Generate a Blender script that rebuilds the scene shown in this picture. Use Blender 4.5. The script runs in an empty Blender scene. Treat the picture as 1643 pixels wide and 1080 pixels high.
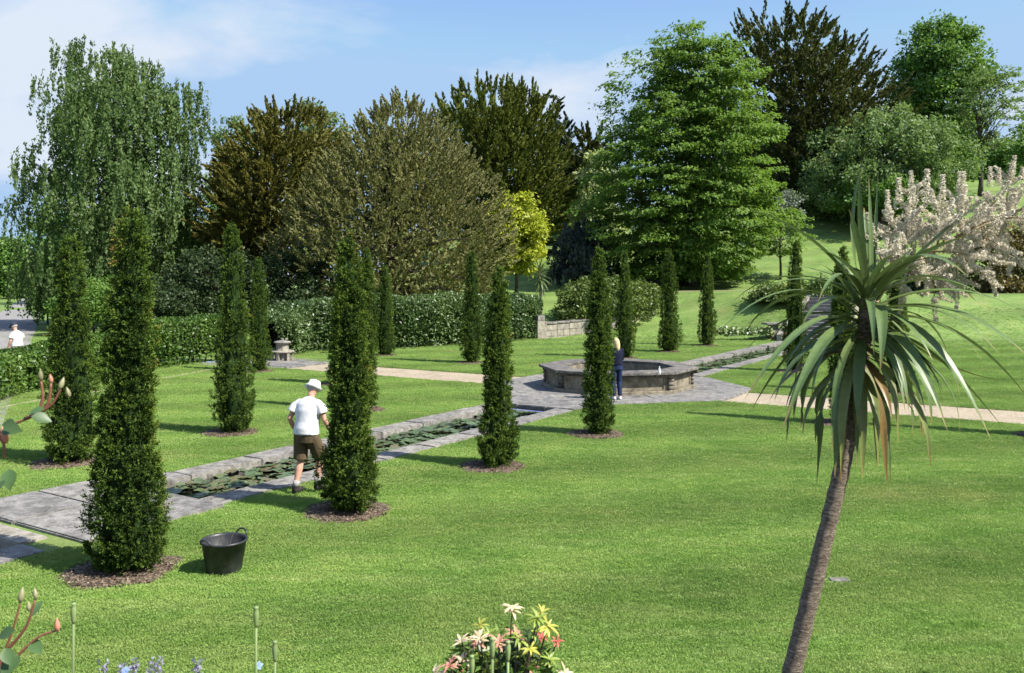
import bpy, bmesh, math, random
import numpy as np
from mathutils import Vector, Matrix

sc = bpy.context.scene
COL = sc.collection
R = math.radians

# ------------------------------------------------------------------ camera
FPX, EYE, HOR, CX = 1420.0, 3.3, 448.0, 821.5      # focal length in photo pixels, eye height over lawn, horizon row
cd = bpy.data.cameras.new('camera'); cam = bpy.data.objects.new('camera', cd); COL.objects.link(cam)
cam.location = (0, 0, EYE); cam.rotation_euler = (R(90), 0, 0)
cd.sensor_width = 36; cd.lens = 36*FPX/1643; cd.shift_y = -92/1643
cd.clip_start = 0.05; cd.clip_end = 4000
cd.dof.use_dof = True; cd.dof.focus_distance = 18; cd.dof.aperture_fstop = 9
sc.camera = cam

# ------------------------------------------------------------------ sky, sun, exposure
SUN_EL = R(48); SUN_AZ = math.atan2(0.906, -0.423)
w = bpy.data.worlds.new('World'); sc.world = w; w.use_nodes = True
nt = w.node_tree; nt.nodes.clear()
N = nt.nodes.new; K = nt.links.new
out = N('ShaderNodeOutputWorld'); bg = N('ShaderNodeBackground'); bg.inputs['Strength'].default_value = 0.095
sky = N('ShaderNodeTexSky'); sky.sky_type = 'NISHITA'; sky.sun_disc = False
sky.sun_elevation = SUN_EL; sky.sun_rotation = SUN_AZ; sky.altitude = 100; sky.air_density = 1.0; sky.dust_density = 0.3; sky.ozone_density = 2.5
tc = N('ShaderNodeTexCoord'); sep = N('ShaderNodeSeparateXYZ'); K(tc.outputs['Generated'], sep.inputs[0])
ad = N('ShaderNodeMath'); ad.operation = 'ADD'; ad.inputs[1].default_value = 0.34; K(sep.outputs['Z'], ad.inputs[0])
mxz = N('ShaderNodeMath'); mxz.operation = 'MAXIMUM'; mxz.inputs[1].default_value = 0.05; K(ad.outputs[0], mxz.inputs[0])
vd = N('ShaderNodeVectorMath'); vd.operation = 'DIVIDE'; K(tc.outputs['Generated'], vd.inputs[0])
cmb = N('ShaderNodeCombineXYZ'); K(mxz.outputs[0], cmb.inputs[0]); K(mxz.outputs[0], cmb.inputs[1]); cmb.inputs[2].default_value = 1
K(cmb.outputs[0], vd.inputs[1])
mp = N('ShaderNodeMapping'); mp.inputs['Location'].default_value = (1.7, 3.1, .4); mp.inputs['Scale'].default_value = (1, 1, 1.6); K(vd.outputs[0], mp.inputs['Vector'])
nz = N('ShaderNodeTexNoise'); nz.inputs['Scale'].default_value = 1.7; nz.inputs['Detail'].default_value = 7; nz.inputs['Roughness'].default_value = 0.52; nz.inputs['Distortion'].default_value = 0.25
K(mp.outputs[0], nz.inputs['Vector'])
cr = N('ShaderNodeValToRGB'); cr.color_ramp.elements[0].position = 0.485; cr.color_ramp.elements[1].position = 0.63
K(nz.outputs['Fac'], cr.inputs['Fac'])
clm = N('ShaderNodeMath'); clm.operation = 'MULTIPLY'; clm.inputs[1].default_value = 0.72; K(cr.outputs['Color'], clm.inputs[0])
cm = N('ShaderNodeMix'); cm.data_type = 'RGBA'; K(clm.outputs[0], cm.inputs[0]); lim = N('ShaderNodeVectorMath'); lim.operation = 'MINIMUM'; lim.inputs[1].default_value = (2.0, 2.95, 4.3); K(sky.outputs[0], lim.inputs[0]); lo = N('ShaderNodeVectorMath'); lo.operation = 'MAXIMUM'; lo.inputs[1].default_value = (0.9, 1.8, 3.9); K(lim.outputs[0], lo.inputs[0]); K(lo.outputs[0], cm.inputs[6]); cm.inputs[7].default_value = (4.1, 4.3, 4.6, 1)
K(cm.outputs[2], bg.inputs['Color']); K(bg.outputs[0], out.inputs['Surface'])
sl = bpy.data.lights.new('sun', 'SUN'); sl.energy = 4.6; sl.angle = R(0.53); sl.color = (1, 0.955, 0.88)
sun = bpy.data.objects.new('sun', sl); COL.objects.link(sun); sun.location = (30, -20, 60)
sv = Vector((math.sin(SUN_AZ)*math.cos(SUN_EL), math.cos(SUN_AZ)*math.cos(SUN_EL), math.sin(SUN_EL)))
sun.rotation_euler = sv.to_track_quat('Z', 'Y').to_euler()
sc.view_settings.view_transform = 'Standard'; sc.view_settings.look = 'None'
sc.view_settings.exposure = 1.15; sc.view_settings.gamma = 1; sc.view_settings.use_curve_mapping = False
sc.render.engine = 'CYCLES'; sc.cycles.max_bounces = 6; sc.cycles.diffuse_bounces = 3; sc.cycles.transmission_bounces = 4
sc.cycles.use_denoising = True

# ------------------------------------------------------------------ places: pixels -> ground, canal frame, terrain
EU = np.array([.5318, .8469]); EV = np.array([-EU[1], EU[0]])
def G(px, py, z=0.0):
    d = (EYE-z)*FPX/(py-HOR); return ((px-CX)/FPX*d, d)
def AT(px, py, d):                                 # the point seen at (px,py) at distance d
    return Vector(((px-CX)/FPX*d, d, EYE-(py-HOR)/FPX*d))
OC = np.array([3.25, 27.2])                        # centre of the fountain, on the canal axis
def UV(u, v):
    p = OC+u*EU+v*EV; return float(p[0]), float(p[1])
def touv(x, y):
    dx, dy = x-OC[0], y-OC[1]; return dx*EU[0]+dy*EU[1], dx*EV[0]+dy*EV[1]
def sst(a, b, x):
    t = np.clip((np.asarray(x, float)-a)/(b-a), 0, 1); return t*t*(3-2*t)
def terrain(x, y):
    x = np.asarray(x, float); y = np.asarray(y, float)
    wdt = 13-5*sst(10, 16, x); st0 = 49-2*sst(10, 16, x)
    left = sst(-26, -3, x)
    z = 2.4*sst(0, 1, (y-st0)/wdt)
    g = .17+.11*sst(3, 30, x)+.02*sst(30, 60, x)
    yy = np.clip(y-66, 0, 48)
    z = (z+g*(yy**2/(yy+2.5)))*left
    z = z-3.0*sst(110, 260, y)*(1-left)*0
    rough = .012*np.sin(x*.9+1.3*np.sin(y*.5))*np.sin(y*.7+.6*np.sin(x*.4))
    far = sst(46, 60, np.asarray(y))
    return z+rough*(1-far)*.6+far*.10*np.sin(x*.21+1)*np.sin(y*.17)
def tz(x, y): return float(terrain(x, y))

# ------------------------------------------------------------------ helpers
def tag(o, label=None, cat=None, group=None, kind=None):
    for k, v in (('label', label), ('category', cat), ('group', group), ('kind', kind)):
        if v: o[k] = v
    return o
def empty(name, loc, rz=0, **kw):
    o = bpy.data.objects.new(name, None); COL.objects.link(o); o.location = loc; o.rotation_euler = (0, 0, rz); o.empty_display_size = .2
    return tag(o, **kw)
def link(name, me, parent=None, loc=None, rot=None, scale=None):
    o = bpy.data.objects.new(name, me); COL.objects.link(o)
    if parent: o.parent = parent
    if loc is not None: o.location = loc
    if rot is not None: o.rotation_euler = rot
    if scale is not None: o.scale = (scale,)*3 if isinstance(scale, (int, float)) else scale
    return o
def mesh(name, verts, faces, mat, smooth=False):
    me = bpy.data.meshes.new(name); me.from_pydata([tuple(v) for v in verts], [], [tuple(f) for f in faces]); me.materials.append(mat)
    if smooth: me.polygons.foreach_set('use_smooth', [True]*len(me.polygons))
    me.update(); return me
def quadmesh(name, V, mat, tint=None):
    n = len(V); me = bpy.data.meshes.new(name)
    me.vertices.add(n*4); me.vertices.foreach_set('co', np.asarray(V, np.float32).ravel())
    me.loops.add(n*4); me.loops.foreach_set('vertex_index', np.arange(n*4, dtype=np.int32))
    me.polygons.add(n); me.polygons.foreach_set('loop_start', np.arange(0, n*4, 4, dtype=np.int32))
    try: me.polygons.foreach_set('loop_total', np.full(n, 4, np.int32))
    except Exception: pass
    me.materials.append(mat); me.update(calc_edges=True)
    if tint is not None:
        a = me.attributes.new('tint', 'FLOAT', 'FACE'); a.data.foreach_set('value', np.asarray(tint, np.float32))
    return me
def nrm(a): return a/np.maximum(np.linalg.norm(a, axis=-1, keepdims=True), 1e-9)
def leafquads(c, d, L, W, rng, up=0.0, fold=.18, face=None):
    """one folded rhombic leaf at each c, pointing along d; up pulls its face towards the sky"""
    d = nrm(d); r = rng.normal(size=c.shape); r[:, 2] += up*2.5
    if face is not None: r = r*.75+face*1.5
    n = nrm(r-d*np.sum(r*d, 1, keepdims=True)); s = np.cross(d, n)
    L = np.broadcast_to(np.asarray(L, float), (len(c),))[:, None]; W = np.broadcast_to(np.asarray(W, float), (len(c),))[:, None]
    V = np.empty((len(c), 4, 3))
    V[:, 0] = c-d*L*.5; V[:, 2] = c+d*L*.5-n*L*.12
    V[:, 1] = c+s*W*.5+n*W*fold; V[:, 3] = c-s*W*.5+n*W*fold
    return V
def tube(P, rad, sides=6, cap=True, off=0):
    P = [Vector(p) for p in P]; vs = []; fs = []
    n = len(P); rad = [rad]*n if isinstance(rad, (int, float)) else rad
    t0 = (P[1]-P[0]).normalized(); ref = Vector((1, 0, 0)) if abs(t0.x) < .8 else Vector((0, 1, 0))
    for i, p in enumerate(P):
        t = (P[min(i+1, n-1)]-P[max(i-1, 0)]).normalized()
        ref = (ref-t*ref.dot(t)).normalized(); b = t.cross(ref)
        r = rad[i]; rx, ry = r if isinstance(r, tuple) else (r, r)
        for k in range(sides):
            a = 2*math.pi*k/sides; vs.append(p+ref*math.cos(a)*rx+b*math.sin(a)*ry)
    for i in range(n-1):
        for k in range(sides):
            a, b2 = i*sides+k, i*sides+(k+1) % sides
            fs.append((off+a, off+b2, off+b2+sides, off+a+sides))
    if cap:
        fs.append(tuple(off+k for k in reversed(range(sides)))); fs.append(tuple(off+(n-1)*sides+k for k in range(sides)))
    return vs, fs
class MB:
    def __init__(s): s.v = []; s.f = []
    def add(s, vf):
        v, f = vf; o = len(s.v); s.v += [Vector(p) for p in v]; s.f += [tuple(i+o for i in q) for q in f]; return s
    def tube(s, P, r, sides=6): return s.add(tube(P, r, sides))
    def box(s, c, h, rz=0, bev=0):
        cx, cy, cz = c; hx, hy, hz = h; ca, sa = math.cos(rz), math.sin(rz); v = []
        for z in (-hz, hz):
            for x, y in ((-hx, -hy), (hx, -hy), (hx, hy), (-hx, hy)): v.append((cx+x*ca-y*sa, cy+x*sa+y*ca, cz+z))
        return s.add((v, [(3, 2, 1, 0), (4, 5, 6, 7), (0, 1, 5, 4), (1, 2, 6, 5), (2, 3, 7, 6), (3, 0, 4, 7)]))
    def lathe(s, prof, n=32, c=(0, 0, 0), phase=0):
        v = []; f = []
        for r, z in prof:
            for k in range(n):
                a = 2*math.pi*k/n+phase; v.append((c[0]+r*math.cos(a), c[1]+r*math.sin(a), c[2]+z))
        for i in range(len(prof)-1):
            for k in range(n):
                a, b = i*n+k, i*n+(k+1) % n; f.append((a, b, b+n, a+n))
        f.append(tuple(reversed(range(n)))); f.append(tuple((len(prof)-1)*n+k for k in range(n)))
        return s.add((v, f))
    def prism(s, poly, z0, z1):
        n = len(poly); v = [(x, y, z0) for x, y in poly]+[(x, y, z1) for x, y in poly]
        f = [tuple(reversed(range(n))), tuple(range(n, 2*n))]+[(k, (k+1) % n, n+(k+1) % n, n+k) for k in range(n)]
        return s.add((v, f))
    def me(s, name, mat, smooth=False): return mesh(name, s.v, s.f, mat, smooth)
    def obj(s, name, mat, parent=None, smooth=False, bevel=0, loc=None, rot=None):
        me = s.me(name, mat, smooth)
        if bevel:
            bm = bmesh.new(); bm.from_mesh(me)
            ed = [e for e in bm.edges if len(e.link_faces) == 2 and e.calc_face_angle(0) > .5]
            bmesh.ops.bevel(bm, geom=ed, offset=bevel, segments=2, affect='EDGES', profile=.6); bm.to_mesh(me); bm.free()
        return link(name, me, parent, loc, rot)

# ------------------------------------------------------------------ materials
def mat(name):
    m = bpy.data.materials.new(name); m.use_nodes = True; t = m.node_tree
    return m, t, t.nodes['Principled BSDF']
def ramp(t, src, stops):
    n = t.nodes.new('ShaderNodeValToRGB'); e = n.color_ramp.elements
    while len(e) < len(stops): e.new(.5)
    for q, (p, c) in zip(e, stops): q.position = p; q.color = (*c, 1)
    t.links.new(src, n.inputs['Fac']); return n.outputs['Color']
def noise(t, vec, scale, detail=4, rough=.55, dist=0):
    n = t.nodes.new('ShaderNodeTexNoise'); n.inputs['Scale'].default_value = scale; n.inputs['Detail'].default_value = detail
    n.inputs['Roughness'].default_value = rough; n.inputs['Distortion'].default_value = dist; t.links.new(vec, n.inputs['Vector']); return n.outputs['Fac']
def mixc(t, fac, a, b, mode='MIX'):
    n = t.nodes.new('ShaderNodeMix'); n.data_type = 'RGBA'; n.blend_type = mode
    for s, i in ((fac, 0), (a, 6), (b, 7)):
        if isinstance(s, (int, float)): n.inputs[i].default_value = s
        elif isinstance(s, tuple): n.inputs[i].default_value = (*s, 1)
        else: t.links.new(s, n.inputs[i])
    return n.outputs[2]
def mth(t, op, a, b=None):
    n = t.nodes.new('ShaderNodeMath'); n.operation = op
    for i, s in enumerate((a, b)):
        if s is None: continue
        if isinstance(s, (int, float)): n.inputs[i].default_value = s
        else: t.links.new(s, n.inputs[i])
    return n.outputs[0]
def pos(t): return t.nodes.new('ShaderNodeNewGeometry').outputs['Position']
def ocoord(t): return t.nodes.new('ShaderNodeTexCoord').outputs['Object']
def bump(t, b, h, strength=.5, dist=.02):
    n = t.nodes.new('ShaderNodeBump'); n.inputs['Strength'].default_value = strength; n.inputs['Distance'].default_value = dist
    t.links.new(h, n.inputs['Height']); t.links.new(n.outputs[0], b.inputs['Normal'])
def leafmat(name, stops, transl=.3, rough=.5, spec=.3, tcol=None, mottled=0):
    m, t, b = mat(name)
    a = t.nodes.new('ShaderNodeAttribute'); a.attribute_name = 'tint'; src = a.outputs['Fac']
    c = ramp(t, src, stops)
    if mottled: c = mixc(t, mth(t, 'MULTIPLY', noise(t, pos(t), mottled, 2), .5), c, tuple(x*.7 for x in stops[0][1]))
    t.links.new(c, b.inputs['Base Color']); b.inputs['Roughness'].default_value = rough; b.inputs['Specular IOR Level'].default_value = spec
    tr = t.nodes.new('ShaderNodeBsdfTranslucent'); t.links.new(mixc(t, 1.0, c, tcol or (1.25, 1.3, .7), 'MULTIPLY'), tr.inputs['Color'])
    ms = t.nodes.new('ShaderNodeMixShader'); ms.inputs[0].default_value = transl
    t.links.new(b.outputs[0], ms.inputs[1]); t.links.new(tr.outputs[0], ms.inputs[2])
    t.links.new(ms.outputs[0], t.nodes['Material Output'].inputs['Surface']); return m
def grasscolour(t):
    p = pos(t)
    big = ramp(t, noise(t, p, .8, 6, .68, .4), [(.34, (.100, .176, .040)), (.52, (.134, .214, .052)), (.68, (.178, .244, .070))])
    mp_ = t.nodes.new('ShaderNodeMapping'); mp_.inputs['Rotation'].default_value = (0, 0, math.atan2(EU[1], EU[0])*-1); mp_.inputs['Scale'].default_value = (.25, 1.6, 1)
    t.links.new(p, mp_.inputs['Vector'])
    streak = noise(t, mp_.outputs[0], 2.2, 4, .65)
    c = mixc(t, mth(t, 'MULTIPLY', ramp(t, streak, [(.42, (0, 0, 0)), (.68, (1, 1, 1))]), .5), big, (.235, .275, .11))
    sx = t.nodes.new('ShaderNodeSeparateXYZ'); t.links.new(mp_.outputs[0], sx.inputs[0])
    w_ = mth(t, 'SINE', mth(t, 'MULTIPLY', sx.outputs['Y'], 2.3)); w_ = mth(t, 'ADD', mth(t, 'MULTIPLY', w_, .11), 1.0)
    c = mixc(t, 1.0, c, w_, 'MULTIPLY')
    dry = ramp(t, noise(t, p, .23, 3, .6), [(.6, (0, 0, 0)), (.74, (1, 1, 1))])
    return mixc(t, mth(t, 'MULTIPLY', dry, .5), c, (.28, .265, .11))
def lawnmat():
    m, t, b = mat('mown_grass'); c = grasscolour(t); p = pos(t)
    fine = noise(t, p, 34, 3, .7); mid = noise(t, p, 7, 4, .65)
    c = mixc(t, 1.0, c, ramp(t, fine, [(.25, (.75, .77, .72)), (.75, (1.2, 1.19, 1.17))]), 'MULTIPLY')
    c = mixc(t, 1.0, c, ramp(t, mid, [(.3, (.72, .75, .72)), (.7, (1.05, 1.02, .98))]), 'MULTIPLY')
    t.links.new(c, b.inputs['Base Color']); b.inputs['Roughness'].default_value = .75; b.inputs['Specular IOR Level'].default_value = .15
    bump(t, b, mixc(t, .5, fine, mid), .7, .035); return m
def blademat():
    m, t, b = mat('grass_blades'); c = grasscolour(t)
    oi = t.nodes.new('ShaderNodeObjectInfo')
    c = mixc(t, 1.0, c, ramp(t, oi.outputs['Random'], [(0, (1.48, 1.52, 1.3)), (.6, (1.64, 1.62, 1.42)), (1, (1.8, 1.72, 1.54))]), 'MULTIPLY')
    t.links.new(c, b.inputs['Base Color']); b.inputs['Roughness'].default_value = .5; b.inputs['Specular IOR Level'].default_value = .25
    tr = t.nodes.new('ShaderNodeBsdfTranslucent'); t.links.new(c, tr.inputs['Color'])
    ms = t.nodes.new('ShaderNodeMixShader'); ms.inputs[0].default_value = .35
    t.links.new(b.outputs[0], ms.inputs[1]); t.links.new(tr.outputs[0], ms.inputs[2]); t.links.new(ms.outputs[0], t.nodes['Material Output'].inputs['Surface'])
    return m
def stonemat(name, base, dark, light, spot=.5, sc_=1.0, lich=(.42, .42, .38), rough=.85, isl=True):
    m, t, b = mat(name); p = pos(t)
    c = ramp(t, noise(t, p, 3.2*sc_, 7, .68, .3), [(.28, dark), (.5, base), (.74, light)])
    c = mixc(t, mth(t, 'MULTIPLY', ramp(t, noise(t, p, 11*sc_, 5, .7), [(.53, (0, 0, 0)), (.63, (1, 1, 1))]), spot), c, lich)
    c = mixc(t, mth(t, 'MULTIPLY', ramp(t, noise(t, p, 1.1*sc_, 5, .7), [(.5, (0, 0, 0)), (.68, (1, 1, 1))]), .6), c, dark)
    oi = t.nodes.new('ShaderNodeObjectInfo')
    if isl: c = mixc(t, 1.0, c, ramp(t, oi.outputs['Random'], [(0, (.86, .86, .88)), (1, (1.1, 1.08, 1.04))]), 'MULTIPLY')
    t.links.new(c, b.inputs['Base Color']); b.inputs['Roughness'].default_value = rough; b.inputs['Specular IOR Level'].default_value = .25
    bump(t, b, noise(t, p, 26*sc_, 6, .7), .5, .015); return m
def plainmat(name, c, rough=.6, var=.15, sc_=20, spec=.3, metal=0, bmp=.2):
    m, t, b = mat(name); n = noise(t, ocoord(t), sc_, 4)
    t.links.new(ramp(t, n, [(.3, tuple(x*(1-var) for x in c)), (.7, tuple(min(1, x*(1+var)) for x in c))]), b.inputs['Base Color'])
    b.inputs['Roughness'].default_value = rough; b.inputs['Specular IOR Level'].default_value = spec; b.inputs['Metallic'].default_value = metal
    if bmp: bump(t, b, n, bmp, .01)
    return m
def gravelmat():
    m, t, b = mat('gravel'); p = pos(t)
    v = t.nodes.new('ShaderNodeTexVoronoi'); v.inputs['Scale'].default_value = 55; t.links.new(p, v.inputs['Vector'])
    hs = t.nodes.new('ShaderNodeSeparateColor'); t.links.new(v.outputs['Color'], hs.inputs[0])
    c = ramp(t, hs.outputs[0], [(0, (.18, .14, .095)), (.5, (.31, .255, .175)), (1, (.46, .39, .29))])
    c = mixc(t, 1.0, c, ramp(t, noise(t, p, 1.3, 5), [(.3, (.82, .8, .78)), (.7, (1.1, 1.1, 1.1))]), 'MULTIPLY')
    t.links.new(c, b.inputs['Base Color']); b.inputs['Roughness'].default_value = .9; bump(t, b, v.outputs['Distance'], .6, .012); return m
def watermat():
    m, t, b = mat('dark_pond_water'); p = pos(t)
    t.links.new(ramp(t, noise(t, p, 2.5, 3), [(.3, (.010, .013, .008)), (.7, (.022, .026, .013))]), b.inputs['Base Color'])
    b.inputs['Roughness'].default_value = .06; b.inputs['Specular IOR Level'].default_value = .3; bump(t, b, noise(t, p, 9, 3), .06, .01); return m
def mulchmat():
    m, t, b = mat('bark_mulch'); p = pos(t)
    v = t.nodes.new('ShaderNodeTexVoronoi'); v.inputs['Scale'].default_value = 38; t.links.new(p, v.inputs['Vector'])
    hs = t.nodes.new('ShaderNodeSeparateColor'); t.links.new(v.outputs['Color'], hs.inputs[0])
    c = ramp(t, hs.outputs[1], [(0, (.035, .024, .014)), (.5, (.105, .072, .045)), (1, (.23, .17, .115))])
    t.links.new(c, b.inputs['Base Color']); b.inputs['Roughness'].default_value = .95; bump(t, b, v.outputs['Distance'], 1, .03); return m
def chipmat():
    m, t, b = mat('bark_chips')
    a = t.nodes.new('ShaderNodeAttribute'); a.attribute_name = 'tint'
    t.links.new(ramp(t, a.outputs['Fac'], [(0, (.03, .02, .012)), (.5, (.11, .074, .046)), (1, (.31, .235, .165))]), b.inputs['Base Color']); b.inputs['Roughness'].default_value = .9; return m

M = {}
M['lawn'] = lawnmat(); M['blades'] = blademat()
M['paving'] = stonemat('weathered_grey_paving', (.17, .163, .153), (.055, .053, .049), (.285, .275, .26), .65, 1.7, (.33, .325, .30))
M['kerb'] = stonemat('weathered_kerb_stone', (.185, .175, .16), (.055, .052, .045), (.31, .295, .27), .6, 1.7, (.35, .34, .31))
M['buff'] = stonemat('buff_stone', (.20, .175, .125), (.055, .048, .038), (.33, .29, .22), .5, 1.3, (.33, .31, .26))
M['coping'] = stonemat('dark_coping_stone', (.115, .106, .097), (.045, .042, .039), (.22, .205, .185), .4, 1.5)
M['carved'] = stonemat('dark_carved_stone', (.12, .105, .085), (.04, .036, .03), (.25, .22, .18), .35, 1.6)
M['pale_stone'] = stonemat('pale_garden_stone', (.27, .245, .2), (.11, .1, .08), (.38, .355, .30), .45, 1.7)
M['gravel'] = gravelmat(); M['water'] = watermat(); M['mulch'] = mulchmat(); M['chips'] = chipmat()
M['bark'] = stonemat('tree_bark', (.075, .06, .045), (.025, .02, .016), (.14, .12, .095), .2, 1.0, (.15, .15, .11), isl=False)
M['birchbark'] = stonemat('birch_bark', (.4, .38, .35), (.05, .045, .04), (.6, .58, .55), .3, 1.0, isl=False)
M['road'] = stonemat('worn_tarmac', (.21, .20, .19), (.15, .145, .14), (.30, .28, .26), .2, .6, (.34, .30, .25), isl=False)
M['soil'] = plainmat('bed_soil', (.06, .042, .03), .95, .4, 14, .1, 0, .8)
def LS(a, b, c): return [(0.0, a), (.5, b), (1.0, c)]
M['yew'] = leafmat('yew_needles', [(0, (.018, .036, .008)), (.33, (.048, .088, .015)), (.66, (.12, .185, .028)), (.88, (.17, .22, .042)), (1, (.23, .16, .05))], .25, .7, .12)
M['birch'] = leafmat('birch_leaves', LS((.06, .105, .034), (.11, .175, .055), (.17, .235, .085)), .35, .55, .2)
M['bronze'] = leafmat('bronze_yew_leaves', LS((.075, .082, .022), (.145, .14, .034), (.215, .18, .05)), .25, .65, .12)
M['holm'] = leafmat('holm_oak_leaves', LS((.13, .14, .055), (.20, .202, .082), (.265, .25, .11)), .25, .75, .1)
M['darkyew'] = leafmat('dark_yew_leaves', LS((.062, .084, .02), (.125, .15, .031), (.19, .20, .044)), .22, .65, .12)
M['blackyew'] = leafmat('blackish_yew_leaves', LS((.034, .046, .016), (.07, .082, .024), (.12, .12, .034)), .18, .65, .12)
M['lime'] = leafmat('fresh_green_leaves', LS((.075, .135, .026), (.13, .215, .042), (.195, .29, .07)), .42, .5, .2)
M['oak'] = leafmat('mid_green_leaves', LS((.055, .12, .026), (.105, .20, .04), (.165, .26, .06)), .35, .5, .2)
M['apple'] = leafmat('grey_green_leaves', LS((.085, .14, .05), (.14, .215, .075), (.22, .285, .12)), .35, .5, .2)
M['gold'] = leafmat('golden_leaves', LS((.19, .235, .022), (.33, .37, .035), (.46, .48, .06)), .35, .5)
M['blue'] = leafmat('blue_grey_leaves', LS((.030, .042, .042), (.055, .074, .072), (.09, .11, .105)), .15, .6)
M['cypress'] = leafmat('cypress_leaves', LS((.018, .032, .022), (.035, .056, .036), (.06, .085, .05)), .12, .6)
M['laurel'] = leafmat('laurel_leaves', LS((.036, .07, .02), (.07, .12, .034), (.12, .18, .06)), .18, .42, .5)
M['privet'] = leafmat('bright_hedge_leaves', LS((.035, .075, .014), (.07, .135, .022), (.13, .21, .04)), .25, .4, .4)
M['shrub'] = leafmat('shrub_leaves', LS((.05, .085, .018), (.095, .14, .03), (.16, .2, .05)), .25, .45)
M['deep'] = leafmat('deep_shade_leaves', LS((.018, .034, .012), (.034, .058, .018), (.058, .09, .028)), .2, .5)
M['cream'] = leafmat('cream_variegated_leaves', LS((.12, .2, .05), (.3, .36, .14), (.55, .56, .34)), .3, .5)
M['hosta'] = leafmat('hosta_leaves', LS((.09, .16, .05), (.22, .3, .12), (.6, .63, .48)), .25, .45)
M['blossom'] = leafmat('lilac_blossom', LS((.08, .13, .05), (.17, .21, .13), (.45, .45, .48)), .25, .6, .2, (1, 1, 1))
M['hollyred'] = leafmat('rusty_shrub_leaves', LS((.06, .05, .015), (.125, .1, .03), (.2, .15, .05)), .2, .5)

# ================================================================== THE SETTING
HW = .74; KW = .54; WZ = -.11                                      # half width of the water, kerb width
CANALS = [(-16.1, -5.15), (4.25, 22.6), (-24.5, -18.68)]   # near canal, far canal, pool at the left
PATHU = (-1.6, 1.0); PATHV = [(3.3, 17.5), (-46, -3.3)]
PAVE_A = 3.75                                           # apothem of the paved octagon round the fountain
def build_ground():
    g = [x*1.0 for x in range(-40, 41)]
    outer = [44, 50, 58, 68, 80, 95, 112, 135, 165, 210, 280, 400, 600, 900, 1400]
    us = sorted(set(g+outer+[-x for x in outer]+[c for ab in CANALS for c in ab]+list(PATHU)+[x*1.5+41.5 for x in range(60)]))
    vs = sorted(set(g+outer+[-x for x in outer]+[-HW, HW]+[c for ab in PATHV for c in ab]+[-41.5-x*1.5 for x in range(50)]))
    def clean(a):
        o = [a[0]]
        for x in a[1:]:
            if x-o[-1] > 1e-4: o.append(x)
        return o
    us, vs = clean(us), clean(vs)
    U, V = np.meshgrid(us, vs, indexing='ij'); X = OC[0]+U*EU[0]+V*EV[0]; Y = OC[1]+U*EU[1]+V*EV[1]; Z = terrain(X, Y)
    verts = np.stack([X, Y, Z], -1).reshape(-1, 3).tolist(); nv = len(vs); faces = []
    for i in range(len(us)-1):
        um = (us[i]+us[i+1])/2
        for j in range(nv-1):
            vm = (vs[j]+vs[j+1])/2
            if abs(vm) < HW and any(a < um < b for a, b in CANALS): continue
            if PATHU[0] < um < PATHU[1] and any(a < vm < b for a, b in PATHV): continue
            faces.append((i*nv+j, (i+1)*nv+j, (i+1)*nv+j+1, i*nv+j+1))
    for u in PATHU:                                     # the cut turf edge beside the gravel
        i = us.index(u)
        for a, b in PATHV:
            ja, jb = vs.index(a), vs.index(b)
            for j in range(ja, jb):
                p, q = verts[i*nv+j], verts[i*nv+j+1]; o = len(verts)
                verts += [[p[0], p[1], p[2]-.09], [q[0], q[1], q[2]-.09]]; faces.append((i*nv+j, i*nv+j+1, o+1, o))
    me = mesh('lawn', verts, faces, M['lawn'], True)
    tag(link('lawn', me), 'mown green lawn rising to a grassy bank behind the garden', 'lawn', kind='structure')
build_ground()

def strip(name, u0, u1, v0, v1, z, m, n, label, cat, kind='structure'):
    vs = []; fs = []
    for k in range(n+1):
        v = v0+(v1-v0)*k/n
        for u in (u0, u1): x, y = UV(u, v); vs.append((x, y, z))
    fs = [(2*k+1, 2*k+3, 2*k+2, 2*k) for k in range(n)]
    if v1 < v0: fs = [tuple(reversed(f)) for f in fs]
    return tag(link(name, mesh(name, vs, fs, m)), label, cat, kind=kind)
strip('gravel_path', PATHU[0]-.02, PATHU[1]+.02, *PATHV[0], -.045, M['gravel'], 20, 'buff gravel path leading from the fountain to the stone seat and hedge', 'path')
strip('gravel_path', PATHU[0]-.02, PATHU[1]+.02, *PATHV[1], -.045, M['gravel'], 20, 'buff gravel path leading from the fountain to the right, behind the cabbage palm', 'path')

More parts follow.
